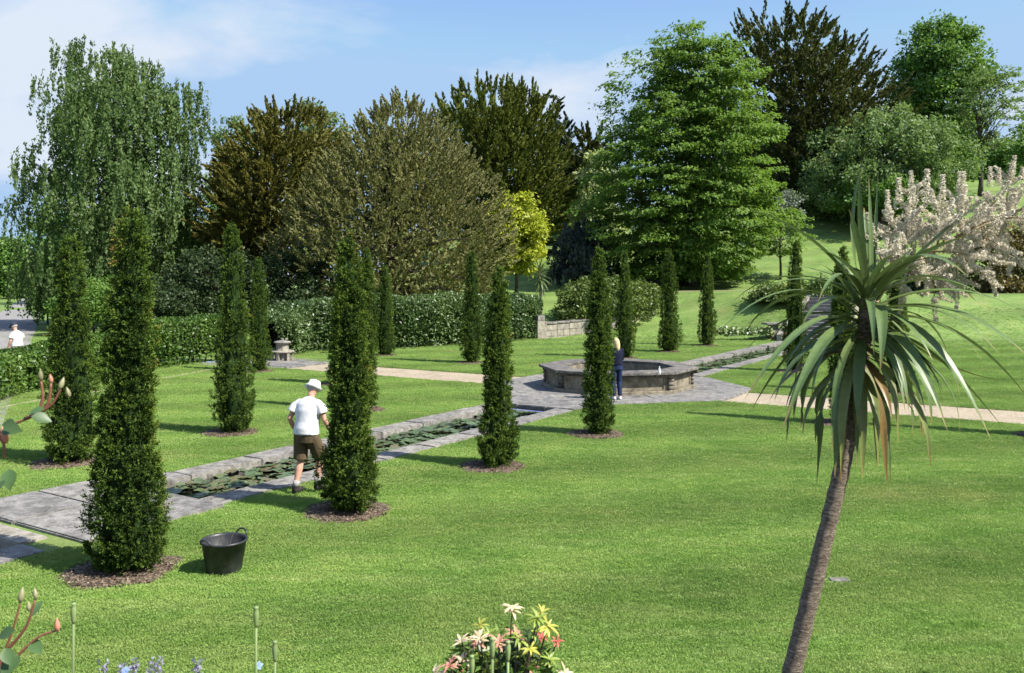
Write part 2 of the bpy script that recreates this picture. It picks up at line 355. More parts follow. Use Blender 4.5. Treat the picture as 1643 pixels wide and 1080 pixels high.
# canal basins: water sheet, side walls as stones, kerb stones one by one
def slabmesh(name, lu, lv, h, m, seed, bev=.018):
    rng = random.Random(seed); b = MB(); b.box((0, 0, -h/2), (lu/2, lv/2, h/2))
    me = b.me(name, m); bm = bmesh.new(); bm.from_mesh(me)
    for v in bm.verts: v.co += Vector((rng.uniform(-.008, .008), rng.uniform(-.008, .008), rng.uniform(-.006, .006) if v.co.z > -.01 else 0))
    bmesh.ops.bevel(bm, geom=list(bm.edges), offset=bev, segments=2, affect='EDGES'); bm.to_mesh(me); bm.free(); return me
ANG = math.atan2(EU[1], EU[0])
rk = random.Random(4)
def canal(name, ua, ub, label, end_kerbs=(), WZ=WZ):
    root = empty(name, (*UV((ua+ub)/2, 0), 0), ANG, label=label, cat='canal', kind='structure')
    Lh = (ub-ua)/2
    wat = MB(); wat.add(([(-Lh, -HW-.05, WZ), (Lh, -HW-.05, WZ), (Lh, HW+.05, WZ), (-Lh, HW+.05, WZ)], [(0, 1, 2, 3)])); wat.obj('water', M['water'], root)
    for s in (-1, 1):
        w_ = MB(); w_.box((0, s*(HW+.10), -.40), (Lh, .08, .27)); w_.obj('canal_wall', M['carved'], root)
        e_ = MB(); e_.box((s*(Lh-.04), 0, -.40), (.03, HW, .27)); e_.obj('canal_end_wall', M['carved'], root)
        u = -Lh
        while u < Lh-.05:
            l = min(rk.uniform(1.0, 1.55), Lh-u)
            if Lh-u-l < .5: l = Lh-u
            me = slabmesh('kerb_stone', l-.012, KW+rk.uniform(-.02, .02), .17, M['kerb'], rk.random())
            link('kerb_stone', me, root, (u+l/2, s*(HW+KW/2-.03), .026+rk.uniform(-.005, .006)), (rk.uniform(-.01, .01), rk.uniform(-.004, .004), 0)); u += l
    for s, wd in end_kerbs:
        for k in (-1, 1):
            link('kerb_stone', slabmesh('kerb_stone', wd, HW-.01, .2, M['pale_stone'] if wd > .3 else M['kerb'], rk.random()), root, (s*(Lh+wd/2-.06), k*(HW-.02)/2+.0, .03))
    return root
can_near = canal('lily_canal', *CANALS[0], 'long narrow stone canal filled with lily pads, running past the walking man')
can_far = canal('lily_canal', *CANALS[1], 'narrow stone canal of lily pads beyond the fountain, leading to the steps')
can_left = canal('stone_pool', *CANALS[2], 'dark stone edged pool opening at the left edge of the photo', [(1, .38)], -.5)

# water lilies: the pads one by one on the near canal
def padmesh(seed, r=1.0):
    rng = random.Random(seed); n = 11; v = [(0, 0, .03)]; f = []
    for k in range(n+1):
        a = .22+k*(2*math.pi-.44)/n; rr = r*(1+rng.uniform(-.06, .06)); v.append((rr*math.cos(a), rr*math.sin(a), .05+rng.uniform(-.05, .17)))
    f = [(0, k+1, k+2) for k in range(n)]
    me = mesh('lily_pad', v, f, M['pad%d' % (seed % 3)], True); return me
for i, c in enumerate(((.072, .105, .04), (.095, .125, .048), (.11, .10, .045))): M['pad%d' % i] = plainmat('lily_pad_%s' % ('green', 'light_green', 'bronze')[i], c, .35, .3, 3, .5)
PADS = [padmesh(k) for k in range(6)]
def lilies(parent_label, ua, ub, n, seed, nparts=300):
    rng = random.Random(seed); root = empty('water_lilies', (*UV((ua+ub)/2, 0), WZ), ANG, label=parent_label, cat='water lilies')
    spots = []
    for k in range(n*6):
        u = rng.uniform(ua+.3, ub-.3); v = rng.uniform(-HW+.1, HW-.1)
        if math.sin(u*1.7+3*math.sin(v*2+seed))+.55*math.sin(u*4.1+v*5) < -.95: continue
        spots.append((u-(ua+ub)/2, v, rng.uniform(.075, .145)))
        if len(spots) >= n: break
    spots.sort(key=lambda s: s[0])
    vs = []; fs = []
    for k, (u, v, r) in enumerate(spots):
        rx, ry, rz = rng.uniform(-.16, .16), rng.uniform(-.16, .16), rng.uniform(0, 6.3); z = .012+rng.uniform(0, .05); me = PADS[rng.choice((0, 0, 1, 1, 3, 4, 2, 5))]
        if k < nparts: link('lily_pad', me, root, (u, v, z), (rx, ry, rz), r)
        else:
            mt = Matrix.Translation((u, v, z)) @ Matrix.Rotation(rz, 4, 'Z') @ Matrix.Rotation(rx, 4, 'X') @ Matrix.Scale(r, 4)
            o = len(vs); vs += [mt @ q.co for q in me.vertices]; fs += [tuple(i+o for i in p.vertices) for p in me.polygons]
    if vs: link('lily_pads', mesh('lily_pads', vs, fs, M['pad0'], True), root)['kind'] = 'stuff'
lilies('green water lily pads crowding the near canal beside the walking man', *CANALS[0], 620, 3)
lilies('small lily pads in the far canal between fountain and steps', *CANALS[1], 620, 8, 120)

# slab bridge at the near end of the canal
br = empty('stone_paving', (*UV(-17.2, .15), 0), ANG, label='broad grey stone slabs crossing the canal at the left', cat='paving', kind='structure')
for (a, b, c, d) in ((-1.06, .04, -1.55, .12), (-1.06, .04, .14, 1.55), (.06, 1.06, -1.55, -.35), (.06, 1.06, -.33, 1.55)):
    link('paving_slab', slabmesh('paving_slab', b-a, d-c, .16, M['paving'], a*7+c), br, ((a+b)/2, (c+d)/2, .05+.004*random.Random(a+c).random()))
# end of the canal in front of the fountain
# paved octagon round the fountain
oct_dir = [math.pi/8+k*math.pi/4 for k in range(8)]
pv = empty('stone_paving', (OC[0], OC[1], 0), ANG, label='grey paving slabs laid in an octagon round the fountain', cat='paving', kind='structure')
def clip_ring(r0, r1, k, t0, t1):
    """trapezoid slab in side k between apothems r0, r1 and side fractions t0..t1"""
    a0, a1 = oct_dir[k], oct_dir[k]+math.pi/4; c = math.cos(math.pi/8); pts = []
    for r, ts in ((r0, (t0, t1)), (r1, (t1, t0))):
        A = Vector((r/c*math.cos(a0), r/c*math.sin(a0))); B = Vector((r/c*math.cos(a1), r/c*math.sin(a1)))
        for t in ts: pts.append(A.lerp(B, t))
    cen = sum(pts, Vector((0, 0)))/4
    return [(cen+(p-cen)*(1-.012/max(.2, (p-cen).length))) for p in pts]
rp = random.Random(12)
for k in range(8):
    for r0, r1, n in ((2.05, 2.75, 2), (2.75, 3.35, 2), (3.35, PAVE_A, 2)):
        for q in range(n):
            poly = clip_ring(r0, r1, k, q/n, (q+1)/n)
            b = MB(); b.prism([(p.x, p.y) for p in reversed(poly)][::-1], -.11, .022+rp.uniform(-.004, .006)); o = b.obj('paving_slab', M['paving'], pv, bevel=.008)
for s, ua, ub in ((-1, -5.18, -3.6), (1, 3.6, 4.28)):       # slabs that carry the paving over the canal ends
    for k in (-1, 0, 1):
        a = max(abs(ua), abs(ub)); i_ = PAVE_A+.012
        link('paving_slab', slabmesh('paving_slab', a-i_, .84, .13, M['paving'], k+s), pv, (s*(a+i_)/2, k*.85, .045))
pw = empty('stone_paving', (*UV(-.3, 15.0), 0), ANG, label='grey paved patch under the round stone bench by the hedge', cat='paving', kind='structure')
for a in range(-2, 2):
    for b_ in range(-2, 2):
        link('paving_slab', slabmesh('paving_slab', .99, .99, .12, M['paving'], a*3+b_), pw, (a+.5, b_+.5, .02))

# drive at the left
def ribbon(name, pts, width, m, label, cat, dz=.006):
    vs = []; fs = []
    for i, p in enumerate(pts):
        p = Vector(p); t = (Vector(pts[min(i+1, len(pts)-1)])-Vector(pts[max(0, i-1)])).normalized(); n = Vector((-t.y, t.x))
        for k in range(5):
            q = p+n*width*(k/4-.5); vs.append((q.x, q.y, tz(q.x, q.y)+dz+.02*(1-abs(k-2)/2)))
    for i in range(len(pts)-1):
        for k in range(4): fs.append((i*5+k+1, i*5+k, i*5+k+5, i*5+k+6))
    return tag(link(name, mesh(name, vs, fs, m, True)), label, cat, kind='structure')
ribbon('road', [(-12.5+-.519*(s-18)*1.0, s) for s in np.linspace(14, 150, 60)], 3.6, M['road'], 'grey drive running away on the far left', 'road', .02)
ribbon('garden_path', [(x, 62.4) for x in np.linspace(6, 34, 50)], .45, M['gravel'], 'thin pale path along the top of the grass bank', 'path', .02)
# camera side: raised flower bed and terrace out of frame below
bd = MB(); prof = [(-6, 1.6), (1.2, 1.6), (1.25, 1.5), (2.6, 1.3), (3.9, .95), (4.4, .9), (4.45, .85), (4.5, -.05)]
v = []; f = []
for i in range(25):
    x = -12+i
    for y, z in prof: v.append((x, y, z+.03*math.sin(x*3+y*5)*(1.3 < y < 4.3)))
for i in range(24):
    for j in range(len(prof)-1): a = i*len(prof)+j; f.append((a, a+len(prof), a+len(prof)+1, a+1))
tag(link('flower_bed', mesh('flower_bed', v, f, M['soil'], False)), 'dark soil of the raised flower bed below the camera', 'flower bed', kind='structure')

# ================================================================== VEGETATION
class Waves:
    """smooth pseudo-noise on (angle, height) for uneven outlines"""
    def __init__(s, rng, n=10, ka=4, kh=1.0):
        s.a = rng.integers(1, ka+1, n); s.h = rng.normal(size=n)*kh; s.p = rng.uniform(0, 6.28, n); s.w = 1/np.sqrt(n/2)
    def __call__(s, th, h):
        th = np.asarray(th)[..., None]; h = np.asarray(h)[..., None]
        return np.sum(np.sin(s.a*th+s.h*h+s.p), -1)*s.w

# ---- columnar yews
def yew_mesh(seed, H, prof, shoots=2500, brown=.0):
    rng = np.random.default_rng(seed)
    lump = Waves(rng, 9, 3, 2.6); fur = Waves(rng, 12, 11, 1.0); col = Waves(rng, 8, 3, 1.6)
    hs = np.array([p[0] for p in prof])*H; rs = np.maximum(np.array([p[1] for p in prof])*.97-.085, .012)
    n = shoots
    nc = n//5
    zc = rng.uniform(0, H, nc*4); keep = rng.uniform(0, rs.max(), nc*4) < np.interp(zc, hs, rs)+.05; zc = zc[keep][:nc]; nc = len(zc)
    tc_ = rng.uniform(0, 2*np.pi, nc)
    rc = np.interp(zc, hs, rs)*(1+.10*lump(tc_, zc)+.10*fur(tc_, zc))*np.where(rng.random(nc) < .66, rng.uniform(.93, 1.08, nc), rng.uniform(.66, .95, nc))
    oc = np.stack([np.cos(tc_), np.sin(tc_), np.zeros(nc)], 1); lean = np.clip(zc/H-.93, 0, .07)*14
    axc = nrm(oc*(.8-.65*lean)[:, None]+np.array([0, 0, .72])+rng.normal(size=(nc, 3))*.22); pc_ = oc*rc[:, None]; pc_[:, 2] = zc*.985+.02
    ci = np.repeat(np.arange(nc), 5); n = len(ci); th = tc_[ci]; z = zc[ci]; tcl = rng.normal(size=nc)[ci]
    spr = rng.normal(size=(n, 3))*.34; ax = nrm(axc[ci]+spr); base = pc_[ci]+spr*.05
    ln = rng.uniform(.045, .085, n)
    m = 10
    t = np.tile(np.linspace(.0, 1, m), n)+rng.normal(size=n*m)*.03
    A = np.repeat(ax, m, 0); B = np.repeat(base, m, 0); Ln = np.repeat(ln, m)
    rad = rng.normal(size=(n*m, 3)); rad = nrm(rad-A*np.sum(rad*A, 1, keepdims=True))
    c = B+A*(t*Ln)[:, None]+rad*(.018*(1.15-t*.7))[:, None]
    d = A*(.5+.4*t)[:, None]+rad*.8
    V = leafquads(c, d, rng.uniform(.024, .04, n*m), rng.uniform(.011, .018, n*m), rng, .15, .18, np.repeat(oc[ci]*.7+axc[ci]*.3, m, 0)*.6+rad*.7)
    tn = .34+.08*col(th, z)+tcl*.11+rng.normal(size=n)*.05
    if brown: tn = tn+brown*np.clip(col(th*1.0+1.7, z*1.3)-.55, 0, 1)*np.clip(z/H-.25, 0, .5)*1.7
    tint = np.clip(np.repeat(tn, m)+.42*(t-.45)+rng.normal(size=n*m)*.03, 0, 1)
    return V, tint
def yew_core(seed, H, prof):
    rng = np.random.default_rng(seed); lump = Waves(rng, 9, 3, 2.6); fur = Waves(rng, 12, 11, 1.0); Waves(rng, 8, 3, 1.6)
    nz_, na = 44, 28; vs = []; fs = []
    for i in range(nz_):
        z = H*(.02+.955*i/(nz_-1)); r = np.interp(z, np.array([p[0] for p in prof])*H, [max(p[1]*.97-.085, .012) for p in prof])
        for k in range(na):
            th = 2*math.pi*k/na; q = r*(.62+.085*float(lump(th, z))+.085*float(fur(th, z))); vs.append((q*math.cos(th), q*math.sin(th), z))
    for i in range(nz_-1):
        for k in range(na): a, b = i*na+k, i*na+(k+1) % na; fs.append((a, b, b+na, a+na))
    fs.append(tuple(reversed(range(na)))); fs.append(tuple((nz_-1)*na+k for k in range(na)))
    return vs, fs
PA = [(0, .32), (.04, .45), (.11, .485), (.19, .45), (.26, .395), (.34, .345), (.45, .32), (.55, .30), (.63, .315), (.72, .28), (.82, .245), (.92, .22), (.97, .20), (1, .14)]
PB = [(0, .28), (.04, .40), (.12, .46), (.2, .43), (.27, .345), (.36, .32), (.5, .33), (.6, .28), (.72, .25), (.84, .215), (.94, .17), (.98, .13), (1, .08)]
PC = [(0, .24), (.05, .36), (.15, .40), (.22, .38), (.3, .355), (.45, .35), (.6, .31), (.75, .26), (.88, .20), (.96, .15), (1, .08)]
PD = [(0, .32), (.05, .44), (.13, .50), (.25, .49), (.35, .44), (.5, .39), (.65, .34), (.8, .29), (.92, .235), (.97, .2), (1, .13)]
M['yewcore'] = plainmat('painted_shade_core', (.02, .036, .012), 1.0, .3, 30, .0)  # dark green core colour stands in for the shaded depth behind the leaves
YV = []
for i, (s, H, P, n, b) in enumerate(((11, 4.1, PA, 6600, .55), (23, 4.05, PB, 6200, .8), (31, 3.65, PB, 5200, .1), (47, 4.1, PC, 5200, .15), (53, 4.2, PD, 5000, .6), (67, 4.4, PD, 4600, .1))):
    V, t = yew_mesh(s, H, P, n, b); cv, cf = yew_core(s, H, P)
    YV.append((quadmesh('foliage', V, M['yew'], t), mesh('shade_core', cv, cf, M['yewcore'], True), H))
def mulch_mesh(seed):
    rng = np.random.default_rng(seed); wv = Waves(rng, 8, 5, 1); n = 40; vs = [(0, 0, .05)]; fs = []
    for ring in (.45, .8, 1.0):
        for k in range(n):
            a = 2*math.pi*k/n; r = .74*ring*(1+.07*float(wv(a, 0))+rng.uniform(-.02, .02)); vs.append((r*math.cos(a), r*math.sin(a), .045 if ring < .9 else .014))
    fs = [(0, 1+k, 1+(k+1) % n) for k in range(n)]
    for q in range(2):
        for k in range(n): a, b = 1+q*n+k, 1+q*n+(k+1) % n; fs.append((a, a+n, b+n, b))
    me = mesh('mulch_bed', vs, fs, M['mulch'], True)
    m = 1500; r = .76*np.sqrt(rng.uniform(.05, 1, m)); a = rng.uniform(0, 6.28, m)
    c = np.stack([r*np.cos(a), r*np.sin(a), .05-.04*(r/.76)**3+rng.uniform(0, .02, m)], 1)
    d = rng.normal(size=(m, 3)); d[:, 2] *= .3
    return me, quadmesh('bark_chips', leafquads(c, d, rng.uniform(.025, .07, m), rng.uniform(.012, .03, m), rng, 1.0, .1), M['chips'], rng.random(m)**1.3)
MUL = [mulch_mesh(s) for s in (1, 2)]
#  (base pixel x, y, top row, variant, turn, girth, label)
YEWS = [
 (192, 925, 322, 0, .4, 1.0, 'tall columnar yew nearest the camera, standing beside the black tub'),
 (560, 826, 358, 1, 1.0, .98, 'columnar yew with yellow-brown tips directly in front of the walking man'),
 (797, 752, 420, 2, 2.0, .92, 'columnar yew between the walking man and the fountain, on the near side of the canal'),
 (962, 700, 390, 3, .5, .98, 'smooth columnar yew standing in front of the fountain beside the woman'),
 (108, 745, 368, 4, 2.2, 1.02, 'far left columnar yew with a narrow brownish tip, before the low hedge'),
 (372, 697, 352, 4, 5.0, .88, 'slender columnar yew on the lawn across the canal, left of the white hat'),
 (583, 660, 392, 3, 3.1, .88, 'yew half hidden behind the yellow-tipped yew, across the canal'),
 (548, 618, 446, 5, 1.4, .95, 'short yew mostly hidden behind two others, left of the gravel path'),
 (413, 597, 408, 5, 4.0, .85, 'dark yew just left of the round stone bench'),
 (617, 571, 422, 5, .2, .95, 'light green yew close against the laurel hedge, behind the gravel path'),
 (757, 583, 398, 5, 2.6, 1.02, 'yew on the lawn between gravel path and the laurel hedge'),
 (1005, 575, 398, 5, 5.2, .95, 'yew just behind the fountain, partly hidden by the yew in front'),
 (1075, 565, 395, 5, 3.3, 1.12, 'first stout yew to the right behind the fountain, along the far canal'),
 (1136, 555, 402, 5, 4.4, .98, 'second stout yew behind the fountain, left of the pale hostas'),
 (1278, 597, 380, 5, 1.2, 1.0, 'tall dark yew just left of the stone steps'),
 (1347, 560, 415, 3, .9, .95, 'far yew right of the stone steps, behind the cabbage palm crown'),
 (1358, 682, 388, 3, 2.4, .9, 'near yew hidden behind the hanging leaves of the cabbage palm'),
 (1443, 632, 400, 5, 5.6, .9, 'yew across the right gravel path, seen through the cabbage palm leaves'),
 (1694, 703, 390, 2, .7, .9, 'yew at the right edge casting its long shadow over the lawn'),
]
YPOS = []
for i, (px, py, top, k, rz, g, lab) in enumerate(YEWS):
    x, y = G(px, py); y += .18; h = EYE-(top-HOR)/FPX*y; fo, co, H0 = YV[k]; s = h/H0*.975
    e = empty('columnar_yew', (x, y, tz(x, y)), rz, label=lab, cat='yew', group='columnar yews in rows on the lawn')
    e.rotation_euler = (.012*math.sin(i*4.1), .014*math.sin(i*2.7+1), rz); link('foliage', fo, e, scale=(g, g*(1+.06*math.sin(i*1.7)), s)); link('shade_core', co, e, scale=(g, g*(1+.06*math.sin(i*1.7)), s))
    st = MB(); st.tube([(0, 0, -.05), (.01, 0, .3), (0, .01, .8)], [.09, .075, .05], 8); st.obj('trunk', M['bark'], e)
    mb, ch = MUL[i % 2]; m_ = link('mulch_bed', mb, None, (x-.08, y, tz(x, y)), (0, 0, rz*2), (.84+.08*math.sin(i*2), .8, .8))
    tag(m_, 'ring of brown bark mulch under the '+lab, 'mulch', kind='structure'); link('bark_chips', ch, m_)['kind'] = 'stuff'
    YPOS.append((x-.08, y, .74))

# ---- trees and shrubs
def crown(seed, prof, style, nb, nl, L, W, s, up=.3, inner=0, lumpy=.22, rho=(.4, 1.0), flat=1.0, tvar=.16, hang=2.0, innerL=5, axis_up=.8):
    """leaf cloud in local metres; prof = [(height, radius, x offset)]"""
    rng = np.random.default_rng(seed); P = np.array([(p+(0,))[:3] for p in prof], float); wv = Waves(rng, 12, 5, 6/max(1, P[-1, 0]-P[0, 0]))
    h = rng.uniform(P[0, 0], P[-1, 0], nb*6); r = np.interp(h, P[:, 0], P[:, 1]); ok = rng.uniform(0, P[:, 1].max(), nb*6) < r+.12*P[:, 1].max(); h, r = h[ok][:nb], r[ok][:nb]; nb = len(h)
    th = rng.uniform(0, 2*np.pi, nb); q = rho[0]+(rho[1]-rho[0])*rng.random(nb)**.5
    rr = r*q*(1+lumpy*wv(th, h)); ox = np.interp(h, P[:, 0], P[:, 2])
    o = np.stack([np.cos(th), np.sin(th), np.zeros(nb)], 1)
    p = np.stack([ox+rr*o[:, 0], rr*o[:, 1], h], 1)
    top = np.clip((h-P[0, 0])/(P[-1, 0]-P[0, 0]), 0, 1)
    bt = .5+rng.normal(size=nb)*tvar
    I = np.repeat(np.arange(nb), nl); m = len(I); O = o[I]; T = np.cross(np.array([0, 0, 1.]), O)
    ss = s*rng.uniform(.65, 1.35, nb)[I]
    if style == 'tuft':
        off = rng.normal(size=(m, 3))*np.array([1, 1, .75*flat]); nn = np.linalg.norm(off, axis=1, keepdims=True); off = off/nn*np.minimum(nn, 1.9)*.62
        fc = nrm(off)*.8+O*.5; c = p[I]+off*ss[:, None]; d = nrm(off)+O*.4+rng.normal(size=(m, 3))*.7
    elif style == 'spray':
        a = rng.uniform(-1, 1, m); b = rng.uniform(-.8, .8, m)*(1-.45*a)
        c = p[I]+O*(a*ss)[:, None]+T*(b*ss)[:, None]; c[:, 2] += -.22*ss*(a*.5+.5)**2+rng.normal(size=m)*.13*s*flat+.35*ss*(top[I]-.35)*a
        fc = O*.35+np.array([0, 0, .5]); d = O*.7+T*(b*.8)[:, None]+rng.normal(size=(m, 3))*.45; d[:, 2] -= .25
    elif style == 'spike':
        ax = nrm(o*(1.15-.6*top)[:, None]+np.array([0, 0, 1.])*(axis_up*(.35+.9*top))[:, None]+rng.normal(size=(nb, 3))*.25)
        t = rng.random(m); rad = rng.normal(size=(m, 3)); A = ax[I]; rad = nrm(rad-A*np.sum(rad*A, 1, keepdims=True))
        c = p[I]+A*((t-.35)*2.2*ss)[:, None]+rad*((1.02-t)*.42*ss*rng.random(m))[:, None]
        c[:, 2] -= .15*ss*np.clip(t, 0, 1)**2*(1-top[I])*2
        fc = rad*.7+O*.6; d = A+rad*.55
    elif style == 'weep':
        ns = max(2, nl//34); sid = rng.integers(0, ns, m); so = rng.normal(size=(nb, ns, 3))*s*.75; ln = hang*rng.uniform(.35, 1.25, (nb, ns))
        t = rng.random(m); off = so[I, sid].copy(); off[:, 2] *= .5
        c = p[I]+off; k = ln[I, sid]*t; c[:, 2] -= k; c += O*(.25*np.sin(t*2)*ln[I, sid]*.2)[:, None]+rng.normal(size=(m, 3))*np.array([.07, .07, .05])
        d = rng.normal(size=(m, 3))*.45+np.array([0, 0, -1.]); fc = O*.8
    c[:, 2] = np.maximum(c[:, 2], .05)
    sz = rng.uniform(.6, 1.45, m); V = leafquads(c, d, L*sz, W*sz*rng.uniform(.8, 1.2, m), rng, up, .18, fc); tint = np.clip(bt[I]+rng.normal(size=m)*.09, 0, 1)
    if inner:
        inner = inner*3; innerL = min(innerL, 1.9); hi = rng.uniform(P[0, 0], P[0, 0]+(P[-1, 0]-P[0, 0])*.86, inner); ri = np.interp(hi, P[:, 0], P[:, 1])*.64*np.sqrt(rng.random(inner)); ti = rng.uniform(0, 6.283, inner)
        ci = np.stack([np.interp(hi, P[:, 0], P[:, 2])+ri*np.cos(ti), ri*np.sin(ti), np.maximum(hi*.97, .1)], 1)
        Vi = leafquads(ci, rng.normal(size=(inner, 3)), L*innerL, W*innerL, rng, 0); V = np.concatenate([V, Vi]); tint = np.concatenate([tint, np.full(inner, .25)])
    return V, tint, p
def trunkmesh(rng, H, r0, tips, ntips=26, bare=.15, lean=0, fork=.5):
    b = MB(); pts = [Vector((lean*(k/7)**2+.12*math.sin(k*1.3)*H/20, .1*math.sin(k*1.9+1)*H/20, -.3+(H*.86+.3)*k/7)) for k in range(8)]
    b.tube(pts, [r0*(1.25 if k == 0 else 1)*(1-.115*k)+.01 for k in range(8)], 10)
    idx = rng.permutation(len(tips))[:ntips]
    for i in idx:
        t = Vector(tips[i]); z0 = max(H*bare, min(t.z*(.4+.35*rng.random()), H*.75)); k = (z0+.3)/(H*.86+.3)*7; a = pts[int(k)].lerp(pts[min(7, int(k)+1)], k-int(k))
        mid = a.lerp(t, .5)+Vector((rng.normal()*.2, rng.normal()*.2, .12*(t-a).length)); q = []
        for s in (0, .25, .5, .75, 1.0): q.append(a.lerp(mid, s).lerp(mid.lerp(t, s), s))
        rr = r0*.34*(1-.5*z0/H); b.tube(q, [rr, rr*.75, rr*.5, rr*.32, rr*.12], 5)
    return b
def tree(name, label, cat, px, d, prof, style, m, seed, r0=.3, bark='bark', group=None, ntips=26, bare=.15, lean=0, cats=None, zoff=0, extra=None, **kw):
    x = (px-CX)/FPX*d; z = tz(x, d)+zoff; H = prof[-1][0]
    e = empty(name, (x, d, z), 0, label=label, cat=cat, group=group)
    V, t, p = crown(seed, prof, style, **kw)
    if extra: V2, t2, _ = crown(seed+1, **extra); V = np.concatenate([V, V2]); t = np.concatenate([t, t2])
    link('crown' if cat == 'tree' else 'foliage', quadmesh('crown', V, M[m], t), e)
    trunkmesh(np.random.default_rng(seed+5), H, r0, p, ntips, bare, lean).obj('trunk' if cat == 'tree' else 'stems', M[bark], e, True)
    return e
def hz(py, d, px=CX):                                   # height above the local ground of image row py
    x = (px-CX)/FPX*d; return EYE-(py-HOR)/FPX*d-tz(x, d)
def wd(n, d): return n/FPX*d                            # photo pixels -> metres at distance d
def prof_px(px, d, rows):                               # [(row, left x, right x)] from the bottom up -> profile
    return [(max(.1, hz(r, d, px)), wd((b-a)/2, d), wd((a+b)/2-px, d)) for r, a, b in rows]
TG = 'trees round the garden'
# weeping birch
d = 60; tree('weeping_birch', 'tall weeping birch with hanging curtains of leaves at the left', 'tree', 185, d, prof_px(185, d, [(480, 60, 300), (400, 40, 310), (330, 34, 318), (270, 40, 325), (215, 60, 330), (165, 75, 335), (140, 85, 320), (110, 95, 260), (85, 110, 225), (66, 130, 185)]),
     'weep', 'birch', 101, .32, 'birchbark', TG, 40, .2, nb=430, nl=190, L=.20, W=.115, s=.58, up=.2, inner=3500, hang=1.9, lumpy=.08, innerL=3.0, tvar=.17)
# bronze yew
d = 63; tree('bronze_yew_tree', 'bronze-brown spiky yew tree behind the slender yew columns', 'tree', 410, d, prof_px(410, d, [(440, 350, 470), (390, 330, 500), (330, 325, 545), (280, 330, 560), (240, 345, 555), (205, 385, 540), (180, 410, 510), (168, 420, 470)]),
     'spike', 'bronze', 115, .45, 'bark', TG, 40, .1, nb=760, nl=60, L=.26, W=.12, s=.55, up=.3, inner=1800, lumpy=.16, innerL=3)
# holm oak
d = 57; tree('holm_oak', 'large rounded olive-brown evergreen oak above the laurel hedge', 'tree', 625, d, prof_px(625, d, [(520, 520, 720), (470, 455, 800), (420, 440, 830), (370, 445, 815), (320, 462, 800), (270, 495, 780), (230, 535, 745), (195, 575, 715), (172, 610, 680), (158, 635, 660)]),
     'spike', 'holm', 127, .5, 'bark', TG, 60, .05, nb=2300, nl=42, L=.17, W=.095, s=.42, up=.35, inner=3500, lumpy=.06, rho=(.5, .98), innerL=4, axis_up=1.2, tvar=.12)
# central dark yew with two tops
d = 88; tree('dark_yew_tree', 'broad dark green yew tree behind the golden shrub', 'tree', 812, d, prof_px(812, d, [(420, 760, 880), (340, 705, 925), (270, 695, 925), (220, 698, 900), (180, 705, 880), (155, 725, 855), (135, 760, 800)]),
     'spike', 'darkyew', 141, .5, 'bark', TG, 20, .1, nb=850, nl=60, L=.36, W=.17, s=.8, up=.3, inner=1800, lumpy=.1, innerL=3, axis_up=1.3,
     extra=dict(prof=prof_px(812, d, [(330, 790, 900), (240, 790, 900), (180, 800, 885), (140, 820, 860)]), style='spike', nb=200, nl=60, L=.36, W=.17, s=.8, up=.3, axis_up=1.5))
# far conifers
for i, (px, top, wid, d, lab) in enumerate(((890, 145, 40, 112, 'slim pointed conifer rising behind the dark yew tree'), (908, 188, 44, 108, 'lower blue-green conifer right of the slim pointed one'))):
    tree('conifer_tree', lab, 'tree', px, d, prof_px(px, d, [(360, px-wid, px+wid), (280, px-wid*.7, px+wid*.7), (top+45, px-wid*.4, px+wid*.4), (top, px-3, px+3)]), 'spike', 'cypress', 150+i, .3, 'bark', TG, 8, .1, nb=90, nl=80, L=.4, W=.2, s=.8, up=.1, inner=200, axis_up=.5, innerL=3)
d = 104; tree('dark_yew_tree', 'dark conifer mass left of the big fresh green tree', 'tree', 945, d, prof_px(945, d, [(380, 890, 1000), (290, 895, 1000), (240, 905, 990), (212, 925, 970)]), 'spike', 'blackyew', 160, .4, 'bark', TG, 8, .1, nb=110, nl=90, L=.45, W=.2, s=.9, up=.1, inner=400, innerL=3)
# fresh green tree (centre right)
d = 69; tree('lime_tree', 'large fresh green tree with layered branches behind the fountain', 'tree', 1108, d, prof_px(1108, d, [(446, 1000, 1175), (425, 982, 1205), (410, 972, 1222), (370, 965, 1245), (320, 965, 1250), (270, 975, 1240), (215, 992, 1230), (165, 1015, 1215), (115, 1040, 1200), (85, 1060, 1180), (60, 1090, 1150)]),
     'spray', 'lime', 171, .45, 'bark', TG, 70, .12, nb=900, nl=82, L=.27, W=.16, s=.88, up=.75, inner=2200, lumpy=.11, rho=(.4, 1.02), innerL=3, tvar=.14,
     extra=dict(prof=prof_px(1108, d, [(330, 945, 1000), (240, 960, 1010), (170, 965, 1060), (100, 1000, 1100), (45, 1085, 1115), (36, 1095, 1110)]), style='spray', nb=110, nl=34, L=.30, W=.17, s=.95, up=.5, rho=(.8, 1.1)))
d = 86; tree('variegated_shrub', 'cream variegated bush at the left shoulder of the fresh green tree', 'shrub', 955, d, prof_px(955, d, [(390, 915, 1000), (330, 922, 1000), (285, 930, 990), (250, 945, 980)]), 'tuft', 'cream', 177, .15, ntips=10, nb=80, nl=90, L=.32, W=.2, s=.8, up=.4, inner=200, innerL=3)
# dark yew on the hill
d = 98; tree('dark_yew_tree', 'very dark spreading yew tree on the hill behind the fresh green tree', 'tree', 1300, d, prof_px(1300, d, [(340, 1220, 1400), (290, 1200, 1430), (240, 1195, 1445), (190, 1185, 1445), (140, 1180, 1435), (100, 1175, 1400), (60, 1182, 1345), (30, 1195, 1300)]),
     'spike', 'blackyew', 183, .6, 'bark', TG, 50, .1, nb=1000, nl=58, L=.38, W=.17, s=.95, up=.3, inner=2600, lumpy=.1, innerL=3, axis_up=.9)
